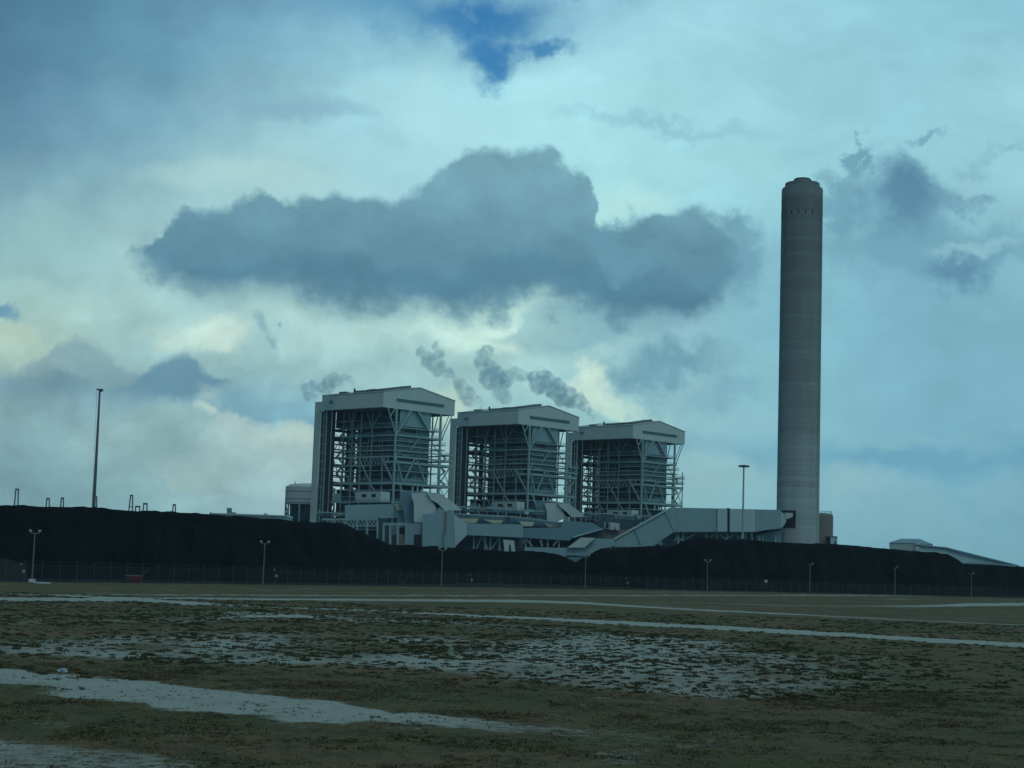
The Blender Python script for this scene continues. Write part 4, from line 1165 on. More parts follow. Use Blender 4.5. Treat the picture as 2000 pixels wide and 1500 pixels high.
inclined(1064, 982, 0.80, 762, 'pale twin inclined duct with dark slot at the foot of the middle boiler house')
# central hopper and duct band
T = thing('flue_duct', 'large blue-grey central duct with sloping underside, rising above the lower coal pile', 'duct', base_of(900, 690))
tr(T, 'hopper', [(825.2,1004.5),(850,1001.5),(858,991),(868,998),(886,1004),(912,1022.5),(912,1045),(889,1068),(889,1075),(825.2,1075)], 684, 12, 'duct')
tr(T, 'duct_run', [(912.2,1022.5),(1021.8,1024.5),(1021.8,1050),(912.2,1045)], 686, 10, 'duct')
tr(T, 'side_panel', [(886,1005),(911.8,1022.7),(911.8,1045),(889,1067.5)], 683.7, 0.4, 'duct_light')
tr(T, 'drain_pipe', [(869,998),(873.5,999),(871,1040),(867,1040)], 683.2, 0.5, 'brown')
tr(T, 'drain_leg', [(865,1040.3),(868,1040.3),(867,1072),(864.5,1072)], 683.3, 0.4, 'duct_dark')
for u0_, u1_ in ((925.5,925.5),(948,948),(958,958),(976,976)): bar(T, 'leg', (u0_, 1046), (u1_, 1085), 690, 0.7)
for p, q in (((930,1073),(940,1049)),((943,1049),(953,1073)),((961,1071),(974,1052))): bar(T, 'strut', p, q, 690, 0.55)
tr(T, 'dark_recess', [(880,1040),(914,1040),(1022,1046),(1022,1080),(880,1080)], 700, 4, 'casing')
tr(T, 'roof_riser', [(986,1009),(997,1009.5),(997,1024),(986,1024)], 689, 4, 'casing')
# precipitator roofs
T = thing('precipitator', 'long flat precipitator roof with four tan sloping hoods behind the central duct', 'precipitator', base_of(1000, 715))
tr(T, 'roof_deck', [(885,1003),(986,1008),(1097,1021),(1097,1030),(912,1023)], 712, 40, 'duct_dark', -0.25)
tr(T, 'roof_edge', [(886,1002.5),(1000,1008),(1096,1019.5),(1096,1021),(1000,1010),(886,1004)], 709, 1.5, 'duct_light', -0.25)
for q in ([(896,1012),(935,1013),(929.5,1021.8),(912.5,1021.8)], [(944,1014.5),(983.5,1016.5),(979,1022.6),(963,1022.4)],
          [(1012,1018),(1044,1020),(1040,1028),(1022.5,1027.5)], [(1062,1021),(1090.5,1022.7),(1088,1029),(1071,1029)]):
    tr(T, 'hood', q, 706, 6, 'tan', 0.0)
tr(T, 'body', [(915,1024),(1096,1031),(1096,1080),(915,1080)], 716, 30, 'casing')
T = thing('flue_duct', 'darker blue duct section with sloping end, left of the pale parallelogram hood', 'duct', base_of(1100, 735))
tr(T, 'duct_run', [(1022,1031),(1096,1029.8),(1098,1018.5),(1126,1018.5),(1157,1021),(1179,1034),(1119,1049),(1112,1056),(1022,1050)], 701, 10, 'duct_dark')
tr(T, 'dark_slot', [(1119,1049.5),(1176,1034),(1177,1041),(1148,1051),(1119,1056)], 704, 3, 'casing')
tr(T, 'walkway', [(1118,1048),(1175,1032.5),(1177,1034),(1120,1050)], 699.5, 1.2, 'duct_light')
for u in (1027, 1036, 1058, 1070, 1092): bar(T, 'leg', (u, 1051), (u, 1085), 703, 0.6)
for p, q in (((1040,1067),(1028,1053)),((1054,1054),(1060,1067)),((1080,1066),(1090,1055)),((1016,1072),(1026,1052))): bar(T, 'strut', p, q, 702, 0.5)
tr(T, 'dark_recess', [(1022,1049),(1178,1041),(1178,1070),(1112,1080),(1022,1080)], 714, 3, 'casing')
T = thing('chute', 'small pale forked chute emerging from behind the lower coal pile', 'chute', base_of(1000, 675))
tr(T, 'left_fork', [(982,1054),(996,1055),(996,1063),(994,1065),(994,1080),(990,1080),(984,1062)], 675, 3, 'clad')
tr(T, 'right_fork', [(996.3,1055),(1004,1056),(1014,1074),(1014,1080),(1009,1080),(1007,1074),(997,1063)], 675, 3, 'clad')
# lower collecting duct + big inclined flue up to the stack
T = thing('flue_duct', 'big grey-blue flue duct dipping to a pointed hopper then climbing to the tall chimney', 'duct', base_of(1300, 700))
tr(T, 'low_run', [(1024,1068.5),(1108,1070),(1141,1070),(1141,1088),(1024,1086)], 690, 9, 'duct')
tr(T, 'hood', [(1108.6,1069.6),(1135.6,1049.7),(1162.6,1050.6),(1141.2,1069.6)], 688, 7, 'clad')
tr(T, 'bend', [(1141.4,1070),(1163,1051.5),(1200,1052),(1200,1066),(1172,1073),(1146,1090),(1132,1095),(1124,1095),(1104,1084),(1104,1070.3)], 691, 9, 'duct')
tr(T, 'hopper', [(1104,1084.2),(1145,1086),(1142,1094),(1132,1097),(1128,1103),(1125,1103),(1122,1096),(1112,1092)], 690, 6, 'duct_dark')
tr(T, 'slope_run', [(1200.3,1051.5),(1296,998),(1316,1039),(1272,1068),(1200.3,1068)], 692, 9, 'duct')
tr(T, 'edge_flange', [(1199,1051.5),(1309,991.5),(1309,994),(1201,1054)], 691, 0.9, 'clad')
tr(T, 'joint', [(1236.5,1031.3),(1238.5,1030.3),(1253,1065),(1251,1066)], 691.6, 0.5, 'duct_dark')
tr(T, 'knee', [(1296.3,998),(1310,991),(1322,991.3),(1322,1039),(1316.3,1039)], 694, 9, 'duct')
tr(T, 'joint', [(1296,999),(1297.8,998.3),(1317.6,1037.5),(1316,1038.5)], 691.8, 0.4, 'duct_dark')
tr(T, 'stack_run', [(1322.3,991.3),(1401,993),(1401,1039),(1322.3,1039)], 696, 10, 'duct')
tr(T, 'light_panel', [(1401.4,993),(1420.5,993.4),(1420.5,1038.5),(1401.4,1038.5)], 695, 10, 'duct_light')
tr(T, 'expansion_joint', [(1420.8,992.3),(1425.2,992.4),(1425.2,1039.3),(1420.8,1039.3)], 696.5, 8, 'steel_dark')
tr(T, 'light_panel', [(1425.5,993.5),(1475,994.7),(1475,1038.8),(1425.5,1038.8)], 695, 10, 'duct_light')
tr(T, 'end_run', [(1475.3,994.7),(1524,996),(1524,1032),(1502,1034),(1475.3,1039)], 696, 10, 'duct')
tr(T, 'transition', [(1524.3,997),(1533,1006),(1536,1018),(1530,1028),(1524.3,1032)], 697, 8, 'duct_light')
tr(T, 'inlet', [(1533.2,1001.5),(1549,1002),(1548.5,1009),(1536.4,1014)], 699, 6, 'clad_warm')
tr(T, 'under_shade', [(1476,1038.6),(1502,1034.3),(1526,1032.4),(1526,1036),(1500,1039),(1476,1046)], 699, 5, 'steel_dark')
for u in (1325, 1334.5, 1379, 1401, 1420, 1456, 1468): bar(T, 'leg', (u, 1039.3), (u, 1075), 699, 0.8)
for p, q in (((1328,1040),(1316,1058)),((1318,1042),(1333,1056)),((1340,1052),(1360,1041)),((1384,1052),(1399,1041)),((1405,1042),(1418,1054)),((1420,1052),(1440,1041)),((1430,1041),(1452,1054)),((1440,1054),(1455,1042))):
    bar(T, 'strut', p, q, 699, 0.55, 'steel')
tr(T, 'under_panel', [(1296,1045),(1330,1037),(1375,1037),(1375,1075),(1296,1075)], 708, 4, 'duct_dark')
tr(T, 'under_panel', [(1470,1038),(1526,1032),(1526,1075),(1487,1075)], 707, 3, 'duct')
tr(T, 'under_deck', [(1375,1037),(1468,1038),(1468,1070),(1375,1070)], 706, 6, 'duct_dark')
for u, w_ in ((1480, 6), (1488.5, 3), (1513, 3)):
    tr(T, 'cabinet', [(u,1046),(u+w_,1046),(u+w_,1066),(u,1066)], 701, 3, 'duct_light')
# small white hut on the roof deck
T = thing('roof_hut', 'tiny white hut with dark door on the deck left of the climbing flue duct', 'hut', base_of(1200, 722))
tr(T, 'walls', [(1192,1020),(1210,1022),(1210,1036),(1192,1035)], 722, 5, 'white')
tr(T, 'doorway', [(1184,1021),(1188.5,1021),(1188.5,1031.5),(1184,1031.5)], 721, 0.6, 'black')
tr(T, 'side_wall', [(1180,1020),(1191.7,1020.5),(1191.7,1034),(1180,1033)], 722.3, 4, 'duct')
tr(T, 'door_leaf', [(1200,1030),(1202,1030),(1202,1036),(1200,1036)], 721.4, 0.3, 'black')
tr(T, 'deck', [(1176,1036.5),(1230,1034),(1200,1051),(1165,1049.5)], 724, 12, 'brown')
tr(T, 'deck_edge', [(1160,1020),(1178,1012),(1240,1018),(1275,1006),(1225,1034),(1176,1036)], 730, 10, 'casing')
# rooftop clutter: valve stations with rails, one for each farther unit
def clutter(u0, u1, v0, Y, seed, lab):
    T = thing('pipe_rack', lab, 'pipe rack', base_of((u0+u1)/2, Y), 0, 'pipe racks in front of the boiler houses')
    r = random.Random(seed)
    sl_ = 0.055
    for k in range(3): bar(T, 'pipe', (u0, v0 + 5*k), (u1, v0 + 5*k + (u1-u0)*sl_), Y + k, 0.5 + 0.2 * (k % 2), ('steel', 'duct_dark', 'steel_dark')[k])
    n = int((u1 - u0) / 9)
    for k in range(n):
        u = u0 + (k + r.random() * .6) * 9; v = v0 + (u-u0) * sl_
        bar(T, 'post', (u, v - r.uniform(-2, 9)), (u, v + 16), Y + 1, r.uniform(.25, .5), r.choice(['steel', 'steel', 'steel_dark']))
    for k in range(n // 2 + 1):
        u = u0 + r.random() * (u1 - u0 - 12); v = v0 + (u-u0) * sl_ + r.uniform(-3, 6); w_ = r.uniform(4, 13); h_ = r.uniform(3, 7)
        tr(T, 'valve_box', [(u,v),(u+w_,v+.3),(u+w_,v+h_),(u,v+h_)], Y - 1 + k * .4, 3, r.choice(['duct', 'steel_dark', 'casing', 'duct_light', 'brown']))
    tr(T, 'tray', [(u0,v0+8),(u1,v0+8+(u1-u0)*sl_),(u1,v0+18+(u1-u0)*sl_),(u0,v0+16)], Y + 6, 8, 'casing')
clutter(888, 1064, 989, 735, 2, 'tangle of pipes and valve boxes at the foot of the middle boiler house')
clutter(1135, 1300, 1001, 790, 4, 'tangle of pipes and valve boxes at the foot of the farthest boiler house')
clutter(620, 672, 1000, 722, 6, 'dark pipes and small posts at the left foot of the nearest boiler house')

# ---------------------------------------------------------------- chimney
def concrete():
    m, t, b = mat_base('banded_concrete')
    N, L = t.nodes, t.links
    tcx = N.new('ShaderNodeTexCoord'); sp = N.new('ShaderNodeSeparateXYZ'); L.new(tcx.outputs['Object'], sp.inputs[0])
    def mt(op, a, b_=None, c=None, cl=False):
        q = N.new('ShaderNodeMath'); q.operation = op; q.use_clamp = cl
        for i_, v_ in enumerate((a, b_, c)):
            if v_ is None: continue
            if isinstance(v_, bpy.types.NodeSocket): L.new(v_, q.inputs[i_])
            else: q.inputs[i_].default_value = v_
        return q.outputs[0]
    z = sp.outputs[2]
    lift = mt('FLOOR', mt('DIVIDE', z, 2.3))
    wn = N.new('ShaderNodeTexWhiteNoise'); wn.noise_dimensions = '1D'; L.new(lift, wn.inputs['W'])
    joint = mt('LESS_THAN', mt('FRACT', mt('DIVIDE', z, 2.3)), 0.10)
    mp = N.new('ShaderNodeMapping'); mp.inputs['Scale'].default_value = (0.25, 0.25, 0.012); L.new(tcx.outputs['Object'], mp.inputs[0])
    stn = N.new('ShaderNodeTexNoise'); stn.inputs['Detail'].default_value = 7; stn.inputs['Scale'].default_value = 1.6; L.new(mp.outputs[0], stn.inputs['Vector'])
    mp2 = N.new('ShaderNodeMapping'); mp2.inputs['Scale'].default_value = (0.05, 0.05, 0.10); L.new(tcx.outputs['Object'], mp2.inputs[0])
    bn = N.new('ShaderNodeTexNoise'); bn.inputs['Detail'].default_value = 6; bn.inputs['Scale'].default_value = 1.0; L.new(mp2.outputs[0], bn.inputs['Vector'])
    upper_dark = mt('DIVIDE', mt('SUBTRACT', z, 25.0), 150.0, None, True)       # darker towards the top
    val = mt('SUBTRACT', 0.27, mt('MULTIPLY', upper_dark, 0.14))
    val = mt('MULTIPLY', val, mt('ADD', 0.91, mt('MULTIPLY', wn.outputs['Value'], 0.15)))
    val = mt('MULTIPLY', val, mt('ADD', 0.80, mt('MULTIPLY', stn.outputs['Fac'], 0.40)))
    val = mt('MULTIPLY', val, mt('ADD', 0.84, mt('MULTIPLY', bn.outputs['Fac'], 0.32)))
    val = mt('MULTIPLY', val, mt('SUBTRACT', 1.0, mt('MULTIPLY', joint, 0.14)))
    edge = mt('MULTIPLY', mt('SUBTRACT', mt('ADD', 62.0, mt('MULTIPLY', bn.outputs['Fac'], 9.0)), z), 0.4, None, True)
    val = mt('MULTIPLY', val, mt('ADD', 0.97, mt('MULTIPLY', edge, 0.14)))     # cast shadow painted in: shaft darker above a wobbly line
    cb = N.new('ShaderNodeVectorMath'); cb.operation = 'SCALE'; cb.inputs[0].default_value = (1.0, 1.12, 1.10); L.new(val, cb.inputs['Scale'])
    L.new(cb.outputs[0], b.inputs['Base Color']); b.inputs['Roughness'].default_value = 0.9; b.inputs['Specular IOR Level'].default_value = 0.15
    bu = N.new('ShaderNodeBump'); bu.inputs['Strength'].default_value = 0.5; bu.inputs['Distance'].default_value = 0.15
    L.new(mt('SUBTRACT', wn.outputs['Value'], mt('MULTIPLY', joint, 2.0)), bu.inputs['Height']); L.new(bu.outputs[0], b.inputs['Normal'])
    return m
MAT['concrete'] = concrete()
YC = 716.0
cb_ = at(1561.5, 1063, YC); ct_ = at(1563, 373, YC)
rb_ = (at(1602.2, 1063, YC)[0] - at(1520, 1063, YC)[0]) / 2; rt_ = (at(1603, 372, YC)[0] - at(1523.3, 372, YC)[0]) / 2
H_ = ct_[2]; cx_ = (cb_[0] + ct_[0]) / 2
CH = thing('chimney', 'very tall round concrete chimney with banded pour lines and a stepped top', 'chimney', (cx_, YC, 0))
def hx(v): return at(1563, v, YC)[2]
mb = MB()
N_ = 48; prof = []
for k in range(41):
    t_ = k / 40; prof.append((rb_ + (rt_ - rb_) * t_ + 0.15 * (1 - t_) ** 4, -1 + (H_ + 1) * t_))
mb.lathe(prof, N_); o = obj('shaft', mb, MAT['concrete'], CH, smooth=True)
mb = MB(); mb.lathe([(rt_ + 0.02, H_ + 0.003), (rt_ * 0.97, H_ + 0.9), (rt_ * 0.85, H_ + 1.6), (rt_ * 0.83, hx(359))], N_); obj('crown', mb, MAT['concrete'], CH)
mb = MB(); mb.lathe([(rt_ * 0.40, hx(360)), (rt_ * 0.40, hx(350)), (rt_ * 0.36, hx(349))], 32); obj('flue_liner', mb, MAT['galv'], CH, smooth=False)
mb = MB(); mb.lathe([(rt_ * 0.42, hx(352.5)), (rt_ * 0.42, hx(351))], 32); obj('cap_ring', mb, MAT['steel_dark'], CH)
zo = hx(421)
for k in range(18):
    an = 2 * math.pi * (k + .5) / 18; rr_ = rt_ + 0.05
    mb = MB(); c_, s_ = math.cos(an), math.sin(an)
    w_, d_ = 0.42, 0.25
    px_, py_, tx_, ty_ = c_ * rr_, s_ * rr_, -s_ * 0.32, c_ * 0.32
    mb.prism([(px_ - tx_, py_ - ty_, zo - .9), (px_ + tx_, py_ + ty_, zo - .9), (px_ + tx_, py_ + ty_, zo + .9), (px_ - tx_, py_ - ty_, zo + .9)], (-c_ * .4, -s_ * .4, 0))
    obj('vent_opening', mb, MAT['steel_dark'], CH)
mb = MB(); V_ = []
za_, zb_ = at(1540, 1031, YC - rb_)[2], at(1540, 996.3, YC - rb_)[2]
for k in range(9):
    xo = (-0.93 + k / 8 * (0.93 - 0.27)) * rb_; yo = -math.sqrt((rb_ + 0.12) ** 2 - xo ** 2)
    V_ += [(xo, yo, za_), (xo, yo, zb_), (xo * .93, yo * .93, za_), (xo * .93, yo * .93, zb_)]
F_ = []
for k in range(8):
    a = 4 * k; F_ += [(a, a+4, a+5, a+1), (a+1, a+5, a+7, a+3), (a, a+2, a+6, a+4)]
F_ += [(0, 1, 3, 2), (32, 34, 35, 33)]
mb.add(V_, F_); obj('duct_opening', mb, MAT['black'], CH)
lx_ = rb_ + 0.35
for rz_ in (-0.35,):
    mb = MB()
    for s in (-.3, .3): mb.beam((math.sin(0.9)*lx_ + s*.6, -math.cos(0.9)*lx_ + s*.75, 2), (math.sin(0.9)*(rt_+.35) + s*.6, -math.cos(0.9)*(rt_+.35) + s*.75, H_-2), 0.10)
    obj('ladder', mb, MAT['concrete'], CH)
# tank and hut right of the chimney
T = thing('storage_tank', 'brownish round tank with rooftop railing tucked behind the right side of the chimney base', 'tank', base_of(1600, 745))
cx2 = T.location.x; rtk = 6.0
zt = at(1620, 1003, 745)[2]
mb = MB(); mb.lathe([(rtk, -1), (rtk, zt - 1.2), (rtk * 0.93, zt - 0.3), (rtk * 0.5, zt + .1)], 32); obj('shell', mb, MAT['brown'], T)
mb = MB()
for k in range(20):
    an = 2*math.pi*k/20; mb.beam((rtk*.9*math.cos(an), rtk*.9*math.sin(an), zt-.6), (rtk*.9*math.cos(an), rtk*.9*math.sin(an), zt+.9), 0.12)
    a2 = 2*math.pi*(k+1)/20; mb.beam((rtk*.9*math.cos(an), rtk*.9*math.sin(an), zt+.85), (rtk*.9*math.cos(a2), rtk*.9*math.sin(a2), zt+.85), 0.1)
obj('railing', mb, MAT['steel_dark'], T)
T = thing('equipment_hut', 'small grey hut with a dark doorway at the right foot of the brown tank', 'hut', base_of(1630, 735))
tr(T, 'walls', [(1622,1046.5),(1635.5,1048),(1635.5,1085),(1622,1085)], 735, 4, 'duct_light')
tr(T, 'roof', [(1618.5,1046.2),(1636,1047.6),(1636,1048.6),(1618.5,1047.2)], 734.6, 4.8, 'duct_dark')
tr(T, 'doorway', [(1618.5,1049),(1621.8,1049),(1621.8,1085),(1618.5,1085)], 736, 2, 'black')
tr(T, 'side_vent', [(1630.5,1057),(1632.5,1057),(1632.5,1068),(1630.5,1068)], 734.7, 0.25, 'black')

# ---------------------------------------------------------------- elevated silo left of the near unit
YS = 830
T = thing('elevated_silo', 'round pale silo raised on braced legs behind the left edge of the nearest boiler house', 'silo', base_of(600, YS))
sx = T.location.x
rs = sx - at(557.5, 970, YS)[0]
z1, z0 = at(600, 952, YS)[2], at(600, 986, YS)[2]
mb = MB(); mb.lathe([(rs, z0), (rs, z1), (rs * 0.82, z1 + 1.3), (rs * 0.4, z1 + 1.9), (0.5, z1 + 2.0)], 40); obj('drum', mb, MAT['clad'], T)
for zz in (z0 + 0.5, z0 + 2.4, z1 - 2.6):
    mb = MB(); mb.lathe([(rs + .12, zz), (rs + .12, zz + .35)], 40); obj('hoop', mb, MAT['duct_dark'], T)
mb = MB(); mb.lathe([(1.6, 1.0), (rs * .78, z0 - 7.5), (rs * 0.80, z0 - 0.02)], 40); obj('cone', mb, MAT['casing'], T)
for k in range(10):
    an = math.pi + 2 * math.pi * k / 10
    mb = MB(); mb.beam((rs*.97*math.cos(an), rs*.97*math.sin(an), -1), (rs*.97*math.cos(an), rs*.97*math.sin(an), z0 - .02), 0.8); obj('leg', mb, MAT['steel'], T)
    a2 = an + 2 * math.pi / 10
    mb = MB(); mb.beam((rs*.97*math.cos(an), rs*.97*math.sin(an), z0-9), (rs*.97*math.cos(a2), rs*.97*math.sin(a2), z0 - 1), 0.4); obj('brace', mb, MAT['steel_dark'], T)
bar(T, 'vent_rod', (577, 940), (577, 950), YS - rs * .6, 0.3, 'mast')
# long low shed beyond the high coal pile
T = thing('storage_shed', 'long low pale shed roof showing above the high coal pile, left of the round silo', 'shed', base_of(490, 620))
tr(T, 'roof', [(412,1001.5),(560,1006.5),(562,1009),(412,1004)], 620, 16, 'clad')
tr(T, 'wall', [(412.5,1004.1),(562,1009.1),(562,1030),(412.5,1025)], 620.5, 14, 'duct')
tr(T, 'roof_hood', [(443,992),(449.5,992),(449.5,1000),(458,1000.5),(458,1003.4),(443,1003)], 622, 4, 'duct_dark')
tr(T, 'roof_cap', [(515,1003),(521,1003),(521,1005.5),(515,1005.3)], 622, 2, 'duct_dark')
tr(T, 'roof_cap', [(409,1001),(413.5,1001),(413.5,1012),(409,1012)], 622, 2, 'duct_dark')

# ---------------------------------------------------------------- right: hip roofed building and conveyor gallery
T = thing('transfer_building', 'low pale building with grey hipped roof on the skyline right of the chimney', 'building', base_of(1780, 640))
YB = 640
def P_(u, v, Y): return at(u, v, Y) - np.array(T.location)
mb = MB()
w = [P_(1737, 1060, YB), P_(1795, 1063, YB - 6), P_(1822, 1064.5, YB + 8), P_(1762, 1061, YB + 16)]
bot = [np.array([p[0], p[1], 0]) for p in w]
ze = w[0][2]
w = [np.array([p[0], p[1], ze]) for p in w]
mb.add(bot + w, [(0,3,2,1),(4,5,6,7),(0,1,5,4),(1,2,6,5),(2,3,7,6),(3,0,4,7)]); obj('wall', mb, MAT['clad'], T)
mb = MB()
ctr = sum(w) / 4
ov = [ctr + (p - ctr) * 1.04 + np.array([0, 0, 0.02]) for p in w]
r1_ = 0.78 * w[0] + 0.22 * ctr; rA = (w[0] + w[3]) / 2; rB = (w[1] + w[2]) / 2
ra = rA * 0.82 + rB * 0.18; rbb = rA * 0.2 + rB * 0.8
hr_ = 1.9
ra = ra + np.array([0, 0, hr_]); rbb = rbb + np.array([0, 0, hr_])
mb.add(ov + [ra, rbb], [(0,1,5,4),(1,2,5),(2,3,4,5),(3,0,4),(0,3,2,1)]); obj('roof', mb, MAT['duct_dark'], T)
tr(T, 'end_panel', [(1788,1061),(1797,1060.5),(1797,1076),(1788,1075)], YB - 7.5, 0.8, 'clad')
T = thing('conveyor_gallery', 'long pale enclosed conveyor gallery sloping down to the right behind the coal', 'conveyor', base_of(1880, 615))
tr(T, 'side_wall', [(1797,1066.5),(1846,1071),(1880,1081),(1990,1107),(1990,1125),(1930,1125),(1850,1086),(1797,1080)], 615, 0.6, 'duct_light', 0.15)
tr(T, 'roof', [(1797,1064),(1848,1068.6),(1885,1078),(1990,1104),(1990,1107),(1880,1081),(1846,1071),(1797,1066.5)], 614, 6, 'duct_dark', 0.15)
tr(T, 'rib_line', [(1800,1071.5),(1848,1076),(1950,1105),(1950,1106.2),(1847,1077.2),(1800,1072.7)], 614.3, 0.4, 'duct', 0.15)
tr(T, 'lower_housing', [(1876,1099),(1892,1097.5),(1985,1103.5),(1985,1125),(1876,1125)], 604, 5, 'duct', 0.0)
tr(T, 'white_cap', [(1878,1098),(1886,1098),(1890,1100),(1880,1100)], 603, 2, 'white')

# ---------------------------------------------------------------- masts
Ym = 560
b_ = base_of(1449.5, Ym)
T = thing('high_mast_lamp', 'tall high mast with a ring of floodlights standing in front of the flue duct', 'lamp', b_)
zt_ = at(1450.5, 910, Ym)[2]
mb = MB(); mb.tube((0, 0, -0.5), (0, 0, zt_), 0.42, 0.26, 14); obj('pole', mb, MAT['lightpole'], T)
mb = MB(); mb.lathe([(1.15, zt_ - 0.1), (1.2, zt_ + .15)], 20); obj('ring', mb, MAT['mast'], T)
for k in range(8):
    an = 2 * math.pi * k / 8 + .2
    mb = MB(); c_, s_ = math.cos(an), math.sin(an)
    mb.beam((c_*1.15, s_*1.15, zt_), (c_*1.85, s_*1.85, zt_ - .15), 0.55, 0.6); obj('floodlight', mb, MAT['mast'], T)
mb = MB(); mb.tube((0, 0, zt_), (0, 0, zt_ + .7), 0.12, 0.05, 8); obj('finial', mb, MAT['mast'], T)
Ym = 420
top_ = at(195, 762, Ym); bx0 = at(184, 990, Ym)
T = thing('light_mast', 'tall slender dark mast with a small square head rising from behind the left coal pile', 'mast', (bx0[0] , Ym, 0))
tv = Vector((top_[0] - bx0[0], 0, top_[2]))
mb = MB(); mb.tube((0, 0, -.5), tuple(tv), 0.56, 0.24, 12); obj('pole', mb, MAT['mast'], T)
mb = MB(); mb.box(tv.x - .75, tv.x + .75, -.7, .7, tv.z, tv.z + .3); mb.box(tv.x + .1, tv.x + .75, -.4, .4, tv.z - .35, tv.z - 0.003); obj('head_frame', mb, MAT['mast'], T)
mb = MB(); mb.tube((-0.3, -.5, 8), (tv.x - .7, -.2, tv.z), 0.03, n=5); obj('cable', mb, MAT['mast'], T)
# steel gantries of the switchyard, showing above the left pile
Yg_ = 520
GT = [(33.5, 956, 5, 8, 'tallest steel A-frame gantry top above the coal at the far left', True),
      (94, 974, 5, 7, 'small square steel gantry top, first right of the tallest A-frame', False),
      (122, 973, 4, 7, 'small tapered steel gantry top between the square gantry and the tall mast', True),
      (187.5, 971, 3, 6, 'steel gantry top partly hidden behind the foot of the tall mast', True),
      (257, 968, 4, 8, 'tall narrow steel A-frame gantry top right of the tall mast', True),
      (269, 989.5, 8, 8, 'low wide steel gantry top just right of the narrow A-frame', False),
      (284, 984, 6.5, 8, 'square-headed steel gantry top beside the low wide one', False),
      (340.5, 986, 4, 6, 'solitary steel gantry top above the coal, rightmost of the row', False)]
for i, (u, v, wt, wb, lab, lat) in enumerate(GT):
    Yq = Yg_ + 12 * (i % 3)
    T = thing('gantry', lab, 'gantry', base_of(u, Yq), 0, 'switchyard gantries beyond the coal pile')
    c = at(u, v, Yq); top_z = c[2]; gx = c[0] - T.location.x; sc = Yq / FPX
    vb = 1000; zb = at(u, vb, Yq)[2]
    hw_t = wt * sc / 2; hw_b = wb * sc * 0.5 * (1 + 0.0)
    k_ = (hw_b - hw_t) / max(top_z - zb, 1)
    hb = hw_t + k_ * top_z
    for s in (-1, 1):
        mb = MB(); mb.beam((gx + s * hb, 0, -.3), (gx + s * hw_t, 0, top_z - 0.3), 0.34); obj('leg', mb, MAT['mast'], T)
    mb = MB(); mb.beam((gx - hw_t - .15, 0, top_z), (gx + hw_t + .15, 0, top_z), 0.55); obj('crossbeam', mb, MAT['mast'], T)
    if lat:
        mb = MB(); mb.beam((gx - hw_b * .9, 0, zb + 1.6), (gx + hw_b * .9, 0, zb + 1.6), 0.3); obj('tie', mb, MAT['mast'], T)

# ---------------------------------------------------------------- steam plumes (real volumes)
def steam_mat(name, dens, col):
    m = bpy.data.materials.new(name); m.use_nodes = True
    t = m.node_tree; t.nodes.clear(); N, L = t.nodes, t.links
    pv = N.new('ShaderNodeVolumePrincipled'); pv.inputs['Color'].default_value = (*col, 1); pv.inputs['Anisotropy'].default_value = 0.2
    tcx = N.new('ShaderNodeTexCoord')
    n1 = N.new('ShaderNodeTexNoise'); n1.inputs['Scale'].default_value = 0.26; n1.inputs['Detail'].default_value = 6; n1.inputs['Roughness'].default_value = .65
    L.new(tcx.outputs['Object'], n1.inputs['Vector'])
    mr = N.new('ShaderNodeMapRange'); mr.inputs[1].default_value = 0.37; mr.inputs[2].default_value = 0.62; mr.inputs[3].default_value = 0.0; mr.inputs[4].default_value = dens * 1.5
    L.new(n1.outputs['Fac'], mr.inputs[0]); L.new(mr.outputs[0], pv.inputs['Density'])
    o = N.new('ShaderNodeOutputMaterial'); L.new(pv.outputs[0], o.inputs['Volume'])
    m.cycles.volume_step_rate = 1.0
    return m
import bmesh
def plume(label, path, Y, seed, dens):
    """path: photo px + radius (m) along the drifting steam, built as a lumpy closed body"""
    r = random.Random(seed)
    bm = bmesh.new()
    c0 = at(path[0][0], path[0][1], Y)
    pts = [(at(p[0], p[1], Y), p[2] * 1.2) for p in path]
    for (a, ra_), (b, rb2) in zip(pts[:-1], pts[1:]):
        d = np.linalg.norm(b - a); n = max(1, int(d / (0.45 * (ra_ + rb2) / 2 + .2)))
        for k in range(n):
            t = k / n; c = a + (b - a) * t; q = ra_ + (rb2 - ra_) * t
            j = q * 0.35
            c = c + np.array([r.uniform(-j, j), r.uniform(-j, j), r.uniform(-j, j)]) - c0
            bmesh.ops.create_icosphere(bm, subdivisions=2, radius=q * r.uniform(.75, 1.15), matrix=Matrix.Translation(Vector(c)))
    me = bpy.data.meshes.new('steam_plume'); bm.to_mesh(me); bm.free()
    o = bpy.data.objects.new('steam_plume', me); COL.objects.link(o); o.location = tuple(c0)
    md = o.modifiers.new('remesh', 'REMESH'); md.mode = 'VOXEL'; md.voxel_size = 0.45; md.use_smooth_shade = True
    tx = bpy.data.textures.new('puff', 'CLOUDS'); tx.noise_scale = 2.6; tx.noise_depth = 3
    dm = o.modifiers.new('billow', 'DISPLACE'); dm.texture = tx; dm.strength = 3.0; dm.mid_level = 0.54
    me.materials.append(steam_mat('steam', dens, (0.72, 0.88, 0.97)))
    return tag(o, label, 'steam', 'steam plumes from the boiler house roofs')
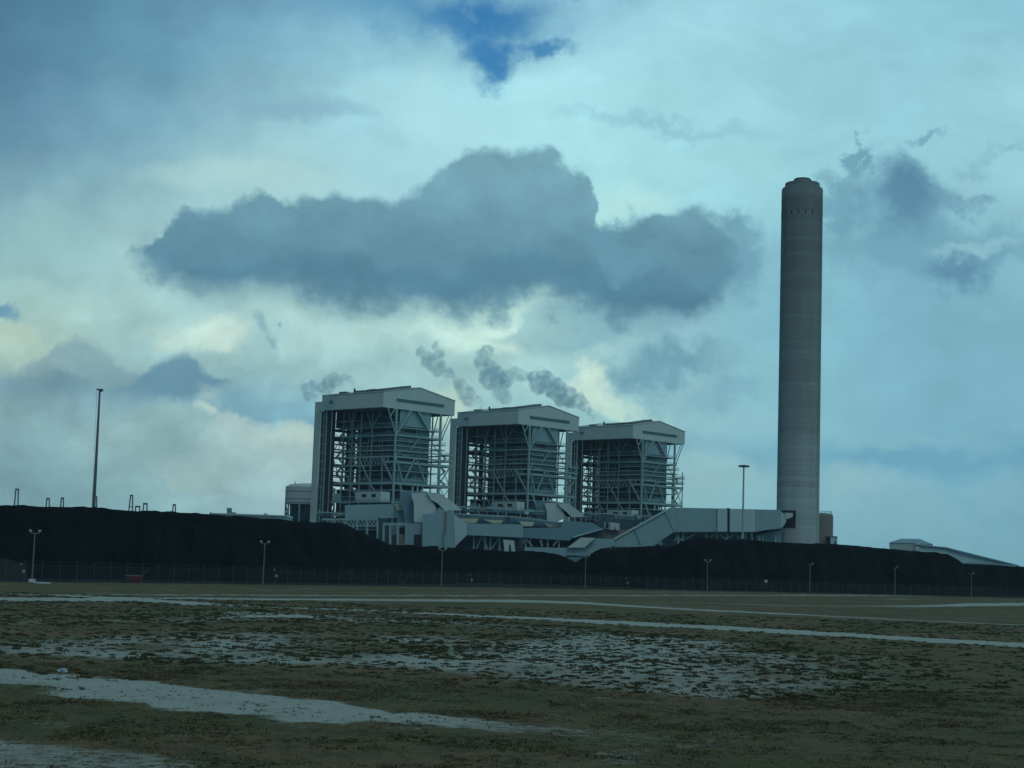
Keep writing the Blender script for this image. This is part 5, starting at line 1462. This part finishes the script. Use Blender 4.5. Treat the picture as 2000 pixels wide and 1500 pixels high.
plume('curling grey steam plume blowing left from the nearest boiler house roof pipe',
      [(692,761,.7),(692,753,1.0),(689,746,1.3),(682,742,1.6),(671,741,1.7),(660,742,2.3),(650,739,3.0),(641,744,3.4),(640,754,3.0),(634,764,2.8),(624,760,2.4),(612,756,2.2),(600,754,2.0),(592,753,1.6),(597,762,2.0),(606,772,2.2),(614,782,1.9)], 756, 3, 0.15)
plume('broken grey steam plume drifting up left from the middle boiler house roof pipe',
      [(945,796,.8),(941,792,1.5),(934,788,2.2),(922,776,3.4),(908,764,3.8),(898,750,2.4),(888,732,1.4),(868,722,3.0),(850,712,4.2),(838,700,4.0),(826,690,2.6),(818,676,2.0)], 822, 5, 0.13)
plume('short upper curl of steam above the middle plume, right of the nearest boiler house roof',
      [(858,700,2.0),(852,688,3.2),(850,676,2.6),(851,664,1.2)], 824, 15, 0.12)
plume('dense grey steam plume streaming up left from the farthest boiler house roof pipe',
      [(1161,825,.8),(1161,818,1.2),(1159,810,1.6),(1150,800,2.2),(1136,788,3.6),(1118,780,4.6),(1100,770,5.2),(1080,760,5.4),(1062,750,5.0),(1044,742,4.4),(1034,732,3.2)], 889, 7, 0.15)
plume('upright hooked puff of steam left above the farthest plume, over the middle roof',
      [(988,776,3.0),(978,758,5.0),(966,738,6.0),(956,722,5.2),(948,706,4.6),(944,690,4.6),(954,682,3.2),(962,676,1.6)], 892, 9, 0.10)
plume('thin veil of steam between the hooked puff and the dense plume',
      [(1030,735,3.0),(1010,728,4.5),(995,735,4.5),(985,750,4.0)], 905, 19, 0.10)

# ---------------------------------------------------------------- air
mb = MB(); mb.box(-260, 420, -20, 1010, -1.5, 225)
HZ = obj('haze', mb, MAT['black'], None)
HZ['kind'] = 'stuff'
hm = bpy.data.materials.new('thin_haze'); hm.use_nodes = True
t = hm.node_tree; t.nodes.clear()
pv = t.nodes.new('ShaderNodeVolumePrincipled'); pv.inputs['Density'].default_value = 0.00005; pv.inputs['Color'].default_value = (0.75, 0.88, 0.95, 1)
oo = t.nodes.new('ShaderNodeOutputMaterial'); t.links.new(pv.outputs[0], oo.inputs['Volume'])
HZ.data.materials[0] = hm
